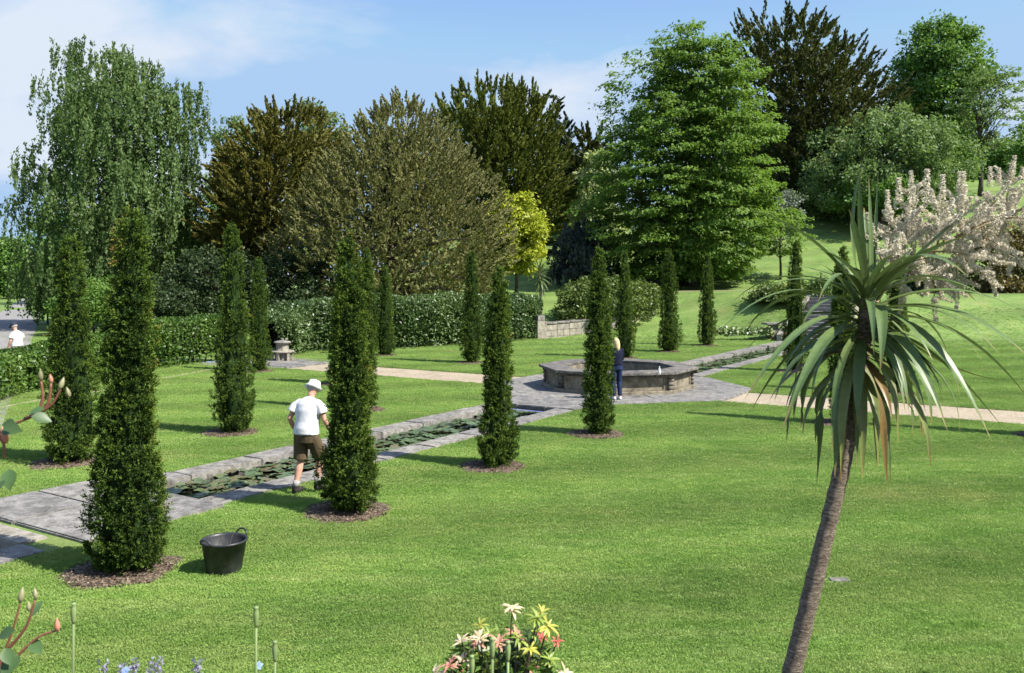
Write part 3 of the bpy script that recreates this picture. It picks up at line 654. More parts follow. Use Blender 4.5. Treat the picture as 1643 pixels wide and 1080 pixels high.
# bright tree and airy tree on the skyline
d = 116; tree('oak_tree', 'tall bright green leafy tree on the skyline at the right', 'tree', 1497, d, prof_px(1497, d, [(290, 1470, 1540), (240, 1455, 1560), (200, 1440, 1565), (150, 1432, 1572), (100, 1435, 1572), (65, 1452, 1555), (35, 1480, 1525)]),
     'tuft', 'oak', 191, .5, 'bark', TG, 24, .2, nb=210, nl=120, L=.45, W=.28, s=1.35, up=.4, inner=700, lumpy=.14, innerL=3, tvar=.2)
d = 104; tree('cherry_tree', 'thin airy tree with a bare trunk at the right edge of the hill', 'tree', 1573, d, prof_px(1573, d, [(235, 1555, 1610), (205, 1540, 1640), (170, 1535, 1643), (140, 1540, 1640), (112, 1560, 1625)]),
     'spray', 'apple', 197, .28, 'bark', TG, 46, .25, nb=100, nl=42, L=.36, W=.2, s=1.0, up=.5, lumpy=.2, rho=(.3, 1.05))
# round grey-green tree
d = 90; tree('apple_tree', 'wide rounded grey-green tree below the dark yew on the hill', 'tree', 1412, d, prof_px(1412, d, [(340, 1310, 1500), (300, 1288, 1535), (260, 1290, 1545), (225, 1310, 1530), (198, 1350, 1490), (178, 1395, 1445)]),
     'tuft', 'apple', 205, .35, 'bark', TG, 40, .1, nb=330, nl=105, L=.30, W=.18, s=.85, up=.35, inner=900, lumpy=.1, innerL=3)
# golden shrub, blue weeping shrub, small tree
d = 63; tree('golden_shrub', 'bright yellow-green golden shrub beside the olive-brown oak', 'shrub', 828, d, prof_px(828, d, [(436, 805, 850), (405, 788, 866), (365, 784, 872), (335, 790, 866), (318, 808, 848)]), 'tuft', 'gold', 211, .12, ntips=14, nb=120, nl=80, L=.24, W=.15, s=.55, up=.5, inner=300, lumpy=.1, innerL=3)
d = 70; tree('weeping_shrub', 'blue-grey weeping shrub in the shade left of the fresh green tree', 'shrub', 932, d, prof_px(932, d, [(445, 880, 985), (410, 885, 985), (380, 898, 975), (352, 915, 960)]), 'weep', 'blue', 217, .15, ntips=14, nb=110, nl=100, L=.24, W=.11, s=.45, up=.1, inner=250, hang=1.2, lumpy=.08, innerL=3)
d = 71; tree('young_tree', 'small young tree on the bank left of the steps', 'tree', 1252, d, prof_px(1252, d, [(408, 1228, 1280), (385, 1215, 1295), (360, 1215, 1300), (335, 1232, 1280)]), 'spray', 'lime', 223, .11, 'bark', TG, 24, .3, nb=80, nl=50, L=.22, W=.13, s=.6, up=.5)
d = 84; tree('lilac_shrub', 'pale flowering shrub peeping out right of the fresh green tree', 'shrub', 1268, d, prof_px(1268, d, [(350, 1245, 1292), (325, 1250, 1288), (308, 1260, 1280)]), 'tuft', 'blossom', 229, .08, ntips=8, nb=30, nl=70, L=.2, W=.14, s=.45, up=.3)
# mid shrubs on the bank
SH = 'shrubs round the lawn'
for i, (px, d, rows, m, lab, nb) in enumerate((
    (955, 54, [(525, 895, 1040), (495, 888, 1050), (470, 900, 1030), (452, 930, 1000)], 'shrub', 'rounded green shrub behind the low stone wall', 120),
    (1030, 57, [(508, 1000, 1058), (480, 1000, 1058), (458, 1008, 1045)], 'shrub', 'smaller light green shrub at the right end of the low stone wall', 60),
    (1243, 53.0, [(520, 1205, 1285), (500, 1200, 1292), (480, 1210, 1285), (465, 1230, 1270)], 'shrub', 'rounded shrub above the hostas, left of the steps', 90),
    (1312, 53, [(500, 1296, 1330), (470, 1298, 1330), (452, 1304, 1324)], 'apple', 'grey-green bush at the head of the steps', 30),
    (1612, 62, [(480, 1545, 1700), (430, 1550, 1700), (385, 1565, 1690), (358, 1600, 1680)], 'hollyred', 'rusty gold-green shrub at the right edge behind the lawn', 130),
    (1500, 58, [(500, 1440, 1550), (465, 1445, 1550), (430, 1465, 1530)], 'deep', 'dark shrub behind the cream flower plume', 70),
    (900, 96, [(365, 865, 935), (345, 868, 932), (328, 885, 920)], 'oak', 'low green shrub at the foot of the dark yew tree', 50),
    (350, 54, [(520, 255, 440), (460, 250, 440), (425, 270, 420), (400, 310, 380)], 'deep', 'dark shaded shrub between birch and bronze yew', 130),
    (255, 50, [(520, 200, 310), (480, 200, 310), (455, 225, 290)], 'deep', 'low dark shrub under the weeping birch', 70),
    (150, 52, [(515, 95, 215), (480, 92, 215), (450, 110, 200)], 'oak', 'leafy green shrub under the left side of the birch', 80),
    (460, 54, [(520, 410, 560), (470, 405, 560), (430, 420, 540), (405, 450, 510)], 'deep', 'dark shrub under the olive-brown oak, left side', 110),
    (76, 66, [(500, 55, 110), (455, 48, 115), (425, 60, 105)], 'oak', 'green bush where the drive passes the birch', 70),
    (1390, 86, [(330, 1330, 1470), (305, 1330, 1470), (285, 1350, 1450)], 'oak', 'low undergrowth at the foot of the round grey-green tree', 60),
    (870, 110, [(360, 820, 940), (330, 820, 940), (300, 850, 910)], 'deep', 'dark thicket behind the dark yew tree', 60),
    )):
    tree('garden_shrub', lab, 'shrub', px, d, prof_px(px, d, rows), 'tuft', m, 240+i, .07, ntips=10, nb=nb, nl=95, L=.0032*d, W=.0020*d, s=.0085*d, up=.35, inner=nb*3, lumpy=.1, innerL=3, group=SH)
# background trees
for i, (px, d, rows, m, lab, nb) in enumerate((
    (375, 92, [(420, 330, 420), (300, 335, 415), (230, 345, 410), (195, 360, 395)], 'birch', 'pale green tree seen between birch and bronze yew', 80),
    (515, 90, [(420, 460, 560), (300, 455, 560), (215, 465, 556), (168, 490, 535)], 'birch', 'pale green treetop between bronze yew and olive-brown oak', 110),
    (305, 68, [(500, 240, 370), (430, 235, 385), (370, 250, 380), (330, 280, 350)], 'oak', 'shaded green tree low behind the birch', 130),
    (15, 150, [(470, -30, 50), (430, -30, 48), (400, -20, 40), (388, 0, 28)], 'oak', 'far rounded trees beside the drive at the left edge', 120),
    (-60, 170, [(470, -140, 0), (420, -140, -5), (395, -120, -30)], 'oak', 'distant tree just left of the drive', 100),
    (1620, 150, [(290, 1540, 1700), (260, 1540, 1700), (238, 1570, 1680), (230, 1600, 1640)], 'oak', 'distant low trees on the skyline at the right edge', 100),
    (1700, 120, [(280, 1650, 1760), (200, 1640, 1770), (130, 1670, 1750)], 'oak', 'leafy tree beyond the right edge of the hill', 60),
    (1210, 125, [(320, 1150, 1300), (240, 1150, 1300), (180, 1180, 1270)], 'deep', 'dark tree filling the gap behind the hill yew', 90),
    (650, 110, [(420, 560, 760), (300, 560, 760), (230, 600, 720)], 'deep', 'dark wood behind the olive-brown oak', 110),
    (180, 120, [(440, 60, 300), (390, 60, 300), (340, 90, 270)], 'oak', 'distant trees seen through the birch', 110),
    )):
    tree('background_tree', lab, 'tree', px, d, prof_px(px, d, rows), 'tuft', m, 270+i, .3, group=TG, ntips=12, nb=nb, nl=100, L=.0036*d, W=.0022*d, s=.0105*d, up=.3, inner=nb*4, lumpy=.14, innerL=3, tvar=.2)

# ---- hedges
def hedge(name, label, pts, hts, width, m, seed, dens, L, W, gap=.2):
    rng = np.random.default_rng(seed); P = np.array(pts, float); seg = np.linalg.norm(np.diff(P, axis=0), axis=1); S = np.concatenate([[0], np.cumsum(seg)]); tot = S[-1]
    e = empty(name, (P[0, 0], P[0, 1], 0), 0, label=label, cat='hedge')
    hmean = np.mean(hts); n = int(dens*tot*(2*hmean+width)); s = rng.uniform(0, tot, n); wv = Waves(rng, 10, 1, 1.2)
    x = np.interp(s, S, P[:, 0]); y = np.interp(s, S, P[:, 1]); hh = np.interp(s, S, hts)
    tx = np.interp(s+.1, S, P[:, 0])-np.interp(s-.1, S, P[:, 0]); ty = np.interp(s+.1, S, P[:, 1])-np.interp(s-.1, S, P[:, 1]); T = nrm(np.stack([tx, ty], 1)); Nn = np.stack([T[:, 1], -T[:, 0]], 1)
    a = rng.uniform(-.15, np.pi+.15, n)                   # round the cross section, a superellipse
    ce, se = np.cos(a), np.sin(a); px_ = np.sign(ce)*np.abs(ce)**.45*width/2; pz = np.clip(se, 0, 1)**.45
    bulge = 1+.06*np.sin(s*2.1+3*np.sin(s*.7)+a*2)+.05*wv(a, s)
    depth = np.where(rng.random(n) < .7, 1.0, rng.uniform(.75, 1, n))*rng.uniform(.95, 1.04, n)
    endt = np.minimum(1, np.minimum(s, tot-s)/.5+.35)
    zz = gap+(hh-gap)*np.where(se > .02, pz, 0)*depth*(1+.035*np.sin(s*1.3)+.02*np.sin(s*3.7))
    low = se <= .35; zz = np.where(low, gap+rng.uniform(-.1, .95, n)*(hh-gap), zz)
    gx = x+Nn[:, 0]*px_*bulge*depth*endt; gy = y+Nn[:, 1]*px_*bulge*depth*endt
    gz = terrain(gx, gy)
    c = np.stack([gx-P[0, 0], gy-P[0, 1], gz+zz], 1)
    outw = np.stack([Nn[:, 0]*ce, Nn[:, 1]*ce, se*.9], 1)
    d = outw*.6+rng.normal(size=(n, 3))*.6+np.array([0, 0, .25])
    tint = np.clip(.5+.18*wv(a, s*1.5)+rng.normal(size=n)*.17, 0, 1)
    link('foliage', quadmesh('foliage', leafquads(c, d, L*rng.uniform(.7, 1.3, n), W*rng.uniform(.7, 1.3, n), rng, .15, .18, outw*.6), M[m], tint), e)
    b = MB(); k = 0.3
    while k < tot:
        qx, qy = np.interp(k, S, P[:, 0])-P[0, 0], np.interp(k, S, P[:, 1])-P[0, 1]; z0 = tz(qx+P[0, 0], qy+P[0, 1]); hh_ = float(np.interp(k, S, hts))
        for q in range(2):
            jx, jy = rng.normal()*.12, rng.normal()*.12; b.tube([(qx+jx, qy+jy, z0-.05), (qx+jx*1.5, qy+jy*2, z0+.4), (qx+jx*3, qy+jy*3, z0+hh_*.8)], [.035, .03, .012], 5)
        k += rng.uniform(.35, .6)
    b.obj('stems', M['bark'], e)
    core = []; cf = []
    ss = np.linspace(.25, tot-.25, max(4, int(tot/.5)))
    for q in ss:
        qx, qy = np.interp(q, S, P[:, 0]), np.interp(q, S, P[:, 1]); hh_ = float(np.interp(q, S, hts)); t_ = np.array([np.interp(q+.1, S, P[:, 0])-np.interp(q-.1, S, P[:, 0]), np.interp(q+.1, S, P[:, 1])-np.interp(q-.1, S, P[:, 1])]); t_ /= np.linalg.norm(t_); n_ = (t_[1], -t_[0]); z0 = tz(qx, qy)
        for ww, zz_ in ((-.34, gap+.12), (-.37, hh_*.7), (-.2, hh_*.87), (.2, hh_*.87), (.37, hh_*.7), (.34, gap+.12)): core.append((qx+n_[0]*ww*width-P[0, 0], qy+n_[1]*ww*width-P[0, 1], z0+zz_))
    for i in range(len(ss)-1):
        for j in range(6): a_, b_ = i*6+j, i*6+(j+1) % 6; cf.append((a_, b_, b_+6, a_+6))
    link('shade_core', mesh('shade_core', core, cf, M['yewcore'], True), e)  # added solid core, shade inside the hedge put into its dark colour
def gp(*pp): return [G(*p) for p in pp]
hedge('laurel_hedge', 'tall rounded dark laurel hedge behind the gravel path', gp((432, 571), (470, 563), (560, 560), (660, 556), (760, 550), (855, 541)), [1.5, 2.3, 2.5, 2.5, 2.45, 2.3], 2.0, 'laurel', 301, 330, .15, .075, .22)
hedge('low_hedge', 'lower bright green hedge beyond the left lawn', gp((-70, 660), (0, 632), (80, 620), (160, 604), (250, 589), (350, 577)), [1.1, 1.2, 1.3, 1.45, 1.75, 1.85], 1.3, 'privet', 307, 480, .12, .07, .22)
# pale edging along the left hedge
vsx = [G(-60, 668), G(0, 655), G(60, 643), G(148, 630), G(235, 612), G(345, 592)]
ribbon('edging_strip', vsx, .3, M['gravel'], 'thin pale gravel edging in front of the low left hedge', 'edging', .008)

# ---- hostas by the steps
hx, hy = G(1193, 543); rng = np.random.default_rng(330)
for i in range(9):
    x, y = (1157+i*9.2-CX)/FPX*48.2, 48.2+.12*math.sin(i*2.2); e = empty('hosta_plant', (x, y, tz(x, y)), 0, label='%s pale variegated hosta clump in the row below the rounded shrub' % ('leftmost', 'second', 'third', 'fourth', 'middle fifth', 'sixth', 'seventh', 'eighth', 'rightmost ninth')[i], cat='hosta', group='hostas below the bank')
    n = 110; a = rng.uniform(0, 6.28, n); r = .34*np.sqrt(rng.random(n)); c = np.stack([r*np.cos(a), r*np.sin(a), .75*np.sqrt(np.clip(1-(r/.42)**2, .02, 1))*rng.uniform(.5, 1, n)], 1)
    d_ = np.stack([np.cos(a), np.sin(a), np.full(n, -.1)], 1)+rng.normal(size=(n, 3))*.3
    link('foliage', quadmesh('foliage', leafquads(c, d_, .22, .13, rng, .6), M['hosta'], np.clip(rng.normal(.45, .3, n), 0, 1)), e)

# ---- lawn blades near the camera: grass nobody could count
def grass():
    rng = np.random.default_rng(900); pts = []
    dd = np.linspace(4.6, 52, 110)
    for a, b in zip(dd[:-1], dd[1:]):
        dm = (a+b)/2; area = (b-a)*dm*1.34; n = int(area*min(780, 8200/dm)*(1-sst(24, 52, dm)*.8))
        y = rng.uniform(a, b, n); x = (rng.uniform(-.67, .67, n))*y; pts.append(np.stack([x, y], 1))
    P = np.concatenate(pts); u, v = touv(P[:, 0], P[:, 1]); ok = np.ones(len(P), bool)
    ok &= ~((np.abs(v) < HW+KW-.02) & (u < -5.1)); ok &= ~((np.abs(v-.15) < 1.56) & (u > -18.4) & (u < -16)); ok &= ~((np.abs(v) < 1.3) & (u < -18)); ok &= ~((np.abs(v) < HW+KW) & (np.abs(u) > 3.8))
    ok &= ~((u > PATHU[0]-.01) & (u < PATHU[1]+.01))
    ap = np.max([np.abs(u), np.abs(v), np.abs(u+v)/math.sqrt(2), np.abs(u-v)/math.sqrt(2)], axis=0); ok &= ap > PAVE_A+.02
    for x, y, r in YPOS: ok &= np.hypot(P[:, 0]-x, P[:, 1]-y) > r*rng.normal(.8, .06, len(P))
    ok &= ~((P[:, 1] > 44) & (np.abs(u-25) < 6) & (np.abs(v) < 1.5)); ok &= np.maximum(np.abs(P[:, 0]-3.58), np.abs(P[:, 1]-9.7)) > .13
    P = P[ok]; n = len(P)
    me = bpy.data.meshes.new('grass'); me.vertices.add(n); me.vertices.foreach_set('co', np.stack([P[:, 0], P[:, 1], terrain(P[:, 0], P[:, 1])], 1).astype(np.float32).ravel()); me.update()
    a = me.attributes.new('size', 'FLOAT', 'POINT'); a.data.foreach_set('value', (rng.uniform(.6, 1.25, n)*(1+P[:, 1]*.012)).astype(np.float32))
    o = link('grass', me); tag(o, 'short mown grass blades of the lawn', 'grass', kind='stuff')
    rr = random.Random(5); vs = []; fs = []
    for k in range(22):
        ang = rr.uniform(0, 6.28); r = rr.uniform(0, .055); bx, by = r*math.cos(ang), r*math.sin(ang); a2 = rr.uniform(0, 6.28); ln = rr.uniform(.014, .028); lean = rr.uniform(.3, 1.1); w_ = rr.uniform(.0016, .003)
        dx, dy = math.cos(a2), math.sin(a2); o_ = len(vs)
        vs += [(bx-dy*w_, by+dx*w_, 0), (bx+dy*w_, by-dx*w_, 0), (bx+dx*ln*lean*.5+dy*w_*.7, by+dy*ln*lean*.5-dx*w_*.7, ln*.7), (bx+dx*ln*lean, by+dy*ln*lean, ln*(1-.3*lean))]
        fs += [(o_, o_+1, o_+2), (o_, o_+2, o_+3)]
    tuft = bpy.data.objects.new('grass_tuft', mesh('grass_tuft', vs, fs, M['blades']))
    ng = bpy.data.node_groups.new('scatter', 'GeometryNodeTree'); ng.interface.new_socket('Geometry', in_out='INPUT', socket_type='NodeSocketGeometry'); ng.interface.new_socket('Geometry', in_out='OUTPUT', socket_type='NodeSocketGeometry')
    gi = ng.nodes.new('NodeGroupInput'); go = ng.nodes.new('NodeGroupOutput'); ip = ng.nodes.new('GeometryNodeInstanceOnPoints'); oi = ng.nodes.new('GeometryNodeObjectInfo'); oi.inputs['Object'].default_value = tuft
    rv = ng.nodes.new('FunctionNodeRandomValue'); rv.data_type = 'FLOAT_VECTOR'; rv.inputs['Max'].default_value = (.3, .3, 6.283); rv.inputs['Min'].default_value = (-.3, -.3, 0)
    na = ng.nodes.new('GeometryNodeInputNamedAttribute'); na.data_type = 'FLOAT'; na.inputs['Name'].default_value = 'size'
    L_ = ng.links.new; L_(gi.outputs[0], ip.inputs['Points']); L_(oi.outputs['Geometry'], ip.inputs['Instance']); L_(rv.outputs[0], ip.inputs['Rotation']); L_(na.outputs['Attribute'], ip.inputs['Scale']); L_(ip.outputs[0], go.inputs[0])
    md = o.modifiers.new('scatter', 'NODES'); md.node_group = ng
grass()

# ================================================================== STONEWORK
fo = empty('octagonal_fountain', (OC[0], OC[1], 0), ANG, label='large octagonal stone fountain basin at the crossing of canal and path', cat='fountain')
C8 = math.cos(math.pi/8)
def ring_seg(r0, r1, k, z0, z1, t0=0.0, t1=1.0, gap=.004):
    a0, a1 = oct_dir[k], oct_dir[k]+math.pi/4; pts = []
    for r, ts in ((r0, (t0, t1)), (r1, (t1, t0))):
        A = Vector((r/C8*math.cos(a0), r/C8*math.sin(a0))); B = Vector((r/C8*math.cos(a1), r/C8*math.sin(a1))); g = gap/(B-A).length
        for t in ts: pts.append(A.lerp(B, min(max(t, g), 1-g) if t in (0.0, 1.0) else t+(g if t == ts[0] else -g)*0))
    b = MB(); b.prism([(p.x, p.y) for p in reversed(pts)], z0, z1); return b
for k in range(8):
    ring_seg(1.75, 2.19, k, .0, .11).obj('plinth', M['buff'], fo, bevel=.012)
    wl_ = ring_seg(1.72, 2.06, k, .105, .50).obj('wall_panel', M['buff'], fo)
    fr = MB()
    for (t0, t1, z0, z1) in ((.1, .9, .115, .15), (.1, .9, .45, .485), (.1, .13, .15, .45), (.87, .9, .15, .45)): fr.add((ring_seg(2.06, 2.085, k, z0, z1, t0, t1).v, ring_seg(2.06, 2.085, k, z0, z1, t0, t1).f))
    fr.obj('panel_frame', M['buff'], wl_)
    ring_seg(1.74, 2.12, k, .495, .54).obj('moulding', M['carved'], fo, bevel=.01)
    dn = MB()
    for q in range(22):
        t = .06+.88*q/22; s_ = ring_seg(2.10, 2.17, k, .539, .577, t, t+.022); dn.add((s_.v, s_.f))
    dn.obj('dentil_course', M['carved'], fo)
    for q in range(2): ring_seg(1.57, 2.27, k, .575+.002*q, .655+.003*((k+q) % 2), q/2, (q+1)/2).obj('coping_stone', M['coping'], fo, bevel=.018)
    ring_seg(1.585, 1.73, k, -.02, .574, gap=.001).obj('basin_lining', M['buff'], fo)
    a = oct_dir[k]; er = Vector((math.cos(a), math.sin(a), 0)); et = Vector((-er.y, er.x, 0)); pil = MB(); rc = 2.07/C8
    for q in range(5):
        zc = .065+.116*q; rad = (.075, .066, .062, .068, .08)[q]; c = er*rc+Vector((0, 0, zc)); pil.tube([c-et*.085, c+et*.085], rad, 10)
    pil.obj('scroll_bracket', M['carved'], fo, True)
ba = MB(); ba.prism([(1.6/C8*math.cos(a), 1.6/C8*math.sin(a)) for a in oct_dir], .1, .26); ba.obj('water', M['water'], fo)
# clear bottle on the rim
def pmat(name, c, rough=.3, alpha=1, trans=0, spec=.5):
    m, t, b = mat(name); b.inputs['Base Color'].default_value = (*c, 1); b.inputs['Roughness'].default_value = rough; b.inputs['Transmission Weight'].default_value = trans; b.inputs['Specular IOR Level'].default_value = spec; return m
M['clear'] = pmat('clear_plastic', (.9, .93, .95), .12, 1, .55); M['whiteplastic'] = pmat('white_plastic', (.8, .8, .8), .4)
bx, by = G(1058, 601, .66); bo = empty('water_bottle', (bx, by, .66), 0, label='small clear water bottle standing on the fountain rim', cat='bottle')
b = MB(); b.lathe([(.033, 0), (.036, .01), (.036, .13), (.032, .16), (.014, .195), (.013, .205)], 16); b.obj('body', M['clear'], bo, True)
b = MB(); b.lathe([(.0155, .2), (.0155, .222), (.012, .224)], 14); b.obj('cap', M['whiteplastic'], bo)
b = MB(); b.lathe([(.0368, .055), (.0368, .11)], 16); b.obj('paper_label', M['whiteplastic'], bo)
# steps at the head of the canal
st = empty('stone_steps', (*UV(22.75, 0), 0), ANG, label='flight of grey stone steps climbing the bank at the head of the canal', cat='steps')
NS = 13
for k in range(NS):
    link('step', slabmesh('step', .60, 2.3, .19, M['paving'], k, .014), st, (.3+k*.55, 0, .185*(k+1)-.0), (0, 0, 0))
rz = MB()
for k in range(NS): rz.box((.34+k*.55, 0, (.185*k)/2-.05), (.27, 1.12, (.185*k)/2+.04))
rz.obj('step_base', M['coping'], st)
for s in (-1, 1):
    b = MB(); L_ = NS*.55; b.add(([(0, s*1.2, -.2), (L_, s*1.2, -.2), (L_, s*1.2, 2.6), (0, s*1.2, .35), (0, s*1.45, -.2), (L_, s*1.45, -.2), (L_, s*1.45, 2.6), (0, s*1.45, .35)], [(0, 1, 2, 3), (7, 6, 5, 4), (3, 2, 6, 7), (0, 3, 7, 4), (1, 5, 6, 2)])); b.obj('cheek_wall', M['pale_stone'], st)
# low retaining wall with piers
wp = [Vector((1.75, 49.25)), Vector((4.4, 51.3)), Vector((6.6, 53.0)), Vector((8.7, 55.0))]
rw = empty('retaining_wall', (wp[0].x, wp[0].y, 0), 0, label='low pale stone retaining wall curving up beside the rounded shrub', cat='wall')
rr_ = random.Random(8)
def wpos(s):
    tot = [0]
    for i in range(3): tot.append(tot[-1]+(wp[i+1]-wp[i]).length)
    s = min(s, tot[-1]-1e-3); i = max(j for j in range(3) if tot[j] <= s); return wp[i].lerp(wp[i+1], (s-tot[i])/(tot[i+1]-tot[i])), (wp[i+1]-wp[i]).normalized()
WL = sum((wp[i+1]-wp[i]).length for i in range(3))
s_ = 0.0
while s_ < WL-.1:
    l = min(rr_.uniform(.75, 1.15), WL-s_); p, t = wpos(s_+l/2); a = math.atan2(t.y, t.x); top = .80+.32*(s_/WL)
    for row in range(3):
        z0 = -.25+(top+.25)*row/3; z1 = -.25+(top+.25)*(row+1)/3
        n_ = 2 if row % 2 else 1
        for q in range(n_): link('wall_stone', slabmesh('wall_stone', l/n_-.012, .42+rr_.uniform(-.03, .02), z1-z0-.012, M['pale_stone'], rr_.random(), .012), rw, (p.x-wp[0].x+t.x*(q-(n_-1)/2)*l/n_, p.y-wp[0].y+t.y*(q-(n_-1)/2)*l/n_, z1-.004), (0, 0, a))
    link('coping_stone', slabmesh('coping_stone', l-.01, .52, .10, M['kerb'], rr_.random()), rw, (p.x-wp[0].x, p.y-wp[0].y, top+.1), (0, 0, a)); s_ += l
pr = MB(); pr.box((-.25, -.1, .42), (.32, .32, .55), .6); pr.obj('pier', M['pale_stone'], rw, bevel=.02)
pc = MB(); pc.box((-.25, -.1, 1.13), (.24, .24, .155), .6); pc.obj('pier_block', M['kerb'], rw, bevel=.02)
# stone table and terracotta pot by the hostas
x, y = (1241-CX)/FPX*48.4, 48.4; tb = empty('stone_table', (x, y, tz(x, y)), .2, label='stone table slab on a pedestal right of the hostas', cat='table')
b = MB(); b.box((0, 0, .80), (.55, .34, .055)); b.obj('table_top', M['paving'], tb, bevel=.02)
b = MB(); b.box((0, 0, .06), (.3, .24, .08)); b.box((0, 0, .42), (.21, .17, .30)); b.box((0, 0, .715), (.29, .23, .03)); b.obj('pedestal', M['buff'], tb, bevel=.012)
M['terra'] = plainmat('terracotta', (.36, .2, .12), .8, .25, 9)
x, y = (1264-CX)/FPX*47.6, 47.6; tp = empty('terracotta_pot', (x, y, tz(x, y)), 0, label='terracotta pot beside the stone table at the end of the canal', cat='pot')
b = MB(); b.lathe([(.13, 0), (.21, .36), (.235, .36), (.235, .42), (.2, .42), (.18, .34)], 20); b.obj('pot', M['terra'], tp, True)
rng = np.random.default_rng(77); c = rng.normal(size=(160, 3))*np.array([.13, .13, .1])+np.array([0, 0, .52]); link('foliage', quadmesh('foliage', leafquads(c, rng.normal(size=(160, 3))+np.array([0, 0, .6]), .12, .06, rng, .3), M['shrub'], rng.random(160)), tp)
# round stone bench
x, y = G(449, 580); ws = empty('round_stone_bench', (x, y+.4, .02), .3, label='round tiered stone bench with a capped drum where the gravel path ends', cat='bench')
b = MB(); b.lathe([(.30, .0), (.30, .3), (.28, .32)], 8); b.obj('base', M['pale_stone'], ws)
for k in range(6):
    a = k*math.pi/3; b = MB(); b.box((.39*math.cos(a), .39*math.sin(a), .15), (.045, .06, .16), a); b.obj('leg', M['pale_stone'], ws, bevel=.008)
b = MB(); b.lathe([(.46, .31), (.48, .33), (.48, .37), (.46, .39)], 24); b.obj('seat', M['pale_stone'], ws)
b = MB(); b.lathe([(.27, .39), (.25, .45), (.25, .66), (.28, .70)], 8); b.obj('drum', M['pale_stone'], ws)
b = MB(); b.lathe([(.34, .70), (.35, .73), (.30, .76), (.12, .80), (.05, .81), (.06, .85), (.03, .88)], 24); b.obj('cap', M['kerb'], ws)
# drain slab in the lawn
x, y = G(1347, 932); ds = MB(); ds.box((0, 0, .0), (.10, .07, .03)); o = ds.obj('drain_cover', M['coping'], None, bevel=.008); o.location = (x, y, -.012); tag(o, 'small stone drain cover set in the grass right of the leaning palm trunk', 'drain cover')

# ================================================================== BLACK TUB
M['rubber'] = plainmat('black_rubber', (.028, .030, .034), .42, .3, 9, .4, 0, .15)
_t = M['rubber'].node_tree; _b = _t.nodes['Principled BSDF']; _c = _b.inputs['Base Color'].links[0].from_socket
_t.links.new(mixc(_t, mth(_t, 'MULTIPLY', ramp(_t, noise(_t, ocoord(_t), 6, 6, .7), [(.52, (0, 0, 0)), (.7, (1, 1, 1))]), .55), _c, (.11, .10, .085)), _b.inputs['Base Color'])
x, y = G(350, 926); bk = empty('rubber_tub', (x, y+.2, tz(x, y)+.012), .0, label='black rubber garden tub with loop handles on the grass', cat='tub')
b = MB(); b.lathe([(.0, .012), (.195, 0), (.205, .012), (.258, .345), (.272, .347), (.276, .362), (.268, .374), (.254, .368), (.246, .345), (.196, .03), (.0, .028)], 44); b.obj('body', M['rubber'], bk, True)
for a in (1.05, 1.05+math.pi):
    b = MB(); er = Vector((math.cos(a), math.sin(a), 0)); et = Vector((-er.y, er.x, 0)); c = er*.268+Vector((0, 0, .362))
    b.tube([c+et*(.085*math.cos(q))+er*.025*math.sin(q)+Vector((0, 0, .065*math.sin(q))) for q in np.linspace(0, math.pi, 11)], .011, 8); b.obj('handle', M['rubber'], bk, True)
rng = np.random.default_rng(78); n = 260; r = .15*np.sqrt(rng.random(n)); a = rng.uniform(0, 6.28, n); c = np.stack([r*np.cos(a), r*np.sin(a), .2+rng.normal(size=n)*.02], 1); dd_ = rng.normal(size=(n, 3)); dd_[:, 2] *= .35
bk.scale = (.95,)*3
link('garden_waste', quadmesh('garden_waste', leafquads(c, dd_, .08, .018, rng, .5), M['hollyred'], rng.random(n)), bk)['kind'] = 'stuff'
b = MB(); b.tube([(.03, .05, .2), (.07, .1, .40)], .008, 6); b.tube([(-.1, 0, .2), (-.06, .08, .36)], .006, 6); b.obj('twigs', M['bark'], bk)

# ================================================================== PEOPLE
def blob(name, parts, m, voxel, it=6):
    """join tapered tubes into one continuous smooth surface"""
    b = MB()
    for P, r, sd in parts:
        b.tube(P, r, sd)
    me = b.me(name, m, True); bm = bmesh.new(); bm.from_mesh(me); bmesh.ops.recalc_face_normals(bm, faces=bm.faces); bm.to_mesh(me); bm.free()
    o = link(name, me); md = o.modifiers.new('r', 'REMESH'); md.mode = 'VOXEL'; md.voxel_size = voxel; md.use_smooth_shade = True
    sm = o.modifiers.new('s', 'SMOOTH'); sm.iterations = it; sm.factor = .5
    dg = bpy.context.evaluated_depsgraph_get(); me2 = bpy.data.meshes.new_from_object(o.evaluated_get(dg)); me2.name = name
    if not me2.materials: me2.materials.append(m)
    bpy.data.objects.remove(o); return me2
def lr(a, b, t): return tuple(x+(y-x)*t for x, y in zip(a, b))
def hand(w, fd, side, s=1.0):
    """palm and five curled fingers from wrist w along fd; side = direction of the thumb"""
    w = Vector(w); f_ = Vector(fd).normalized(); th = Vector(side); th = (th-f_*th.dot(f_)).normalized(); pn = f_.cross(th)
    out_ = [([w-f_*.01, w+f_*.035*s, w+f_*.09*s], [(.022*s, .018*s), (.036*s, .016*s), (.038*s, .014*s)], 10)]
    # tube frames may turn: use a flat palm built of four rays as well
    for i, (o, L) in enumerate(((.028, .072), (.010, .082), (-.009, .076), (-.027, .06))):
        k0 = w+f_*.02+th*o*.6*s; k1 = w+f_*.09*s+th*o*s; k2 = k1+(f_*.85-pn*.35).normalized()*L*.45*s; k3 = k2+(f_*.35-pn*.9).normalized()*L*.5*s
        out_.append(([k0, k1, k2, k3], [.011*s, .0105*s, .0095*s, .008*s], 7))
    t0 = w+f_*.02+th*.018*s; t1 = w+f_*.05*s+th*.048*s; t2 = t1+(f_*.8+th*.2-pn*.3).normalized()*.032*s
    out_.append(([t0, t1, t2], [.014*s, .012*s, .0095*s], 7)); return out_
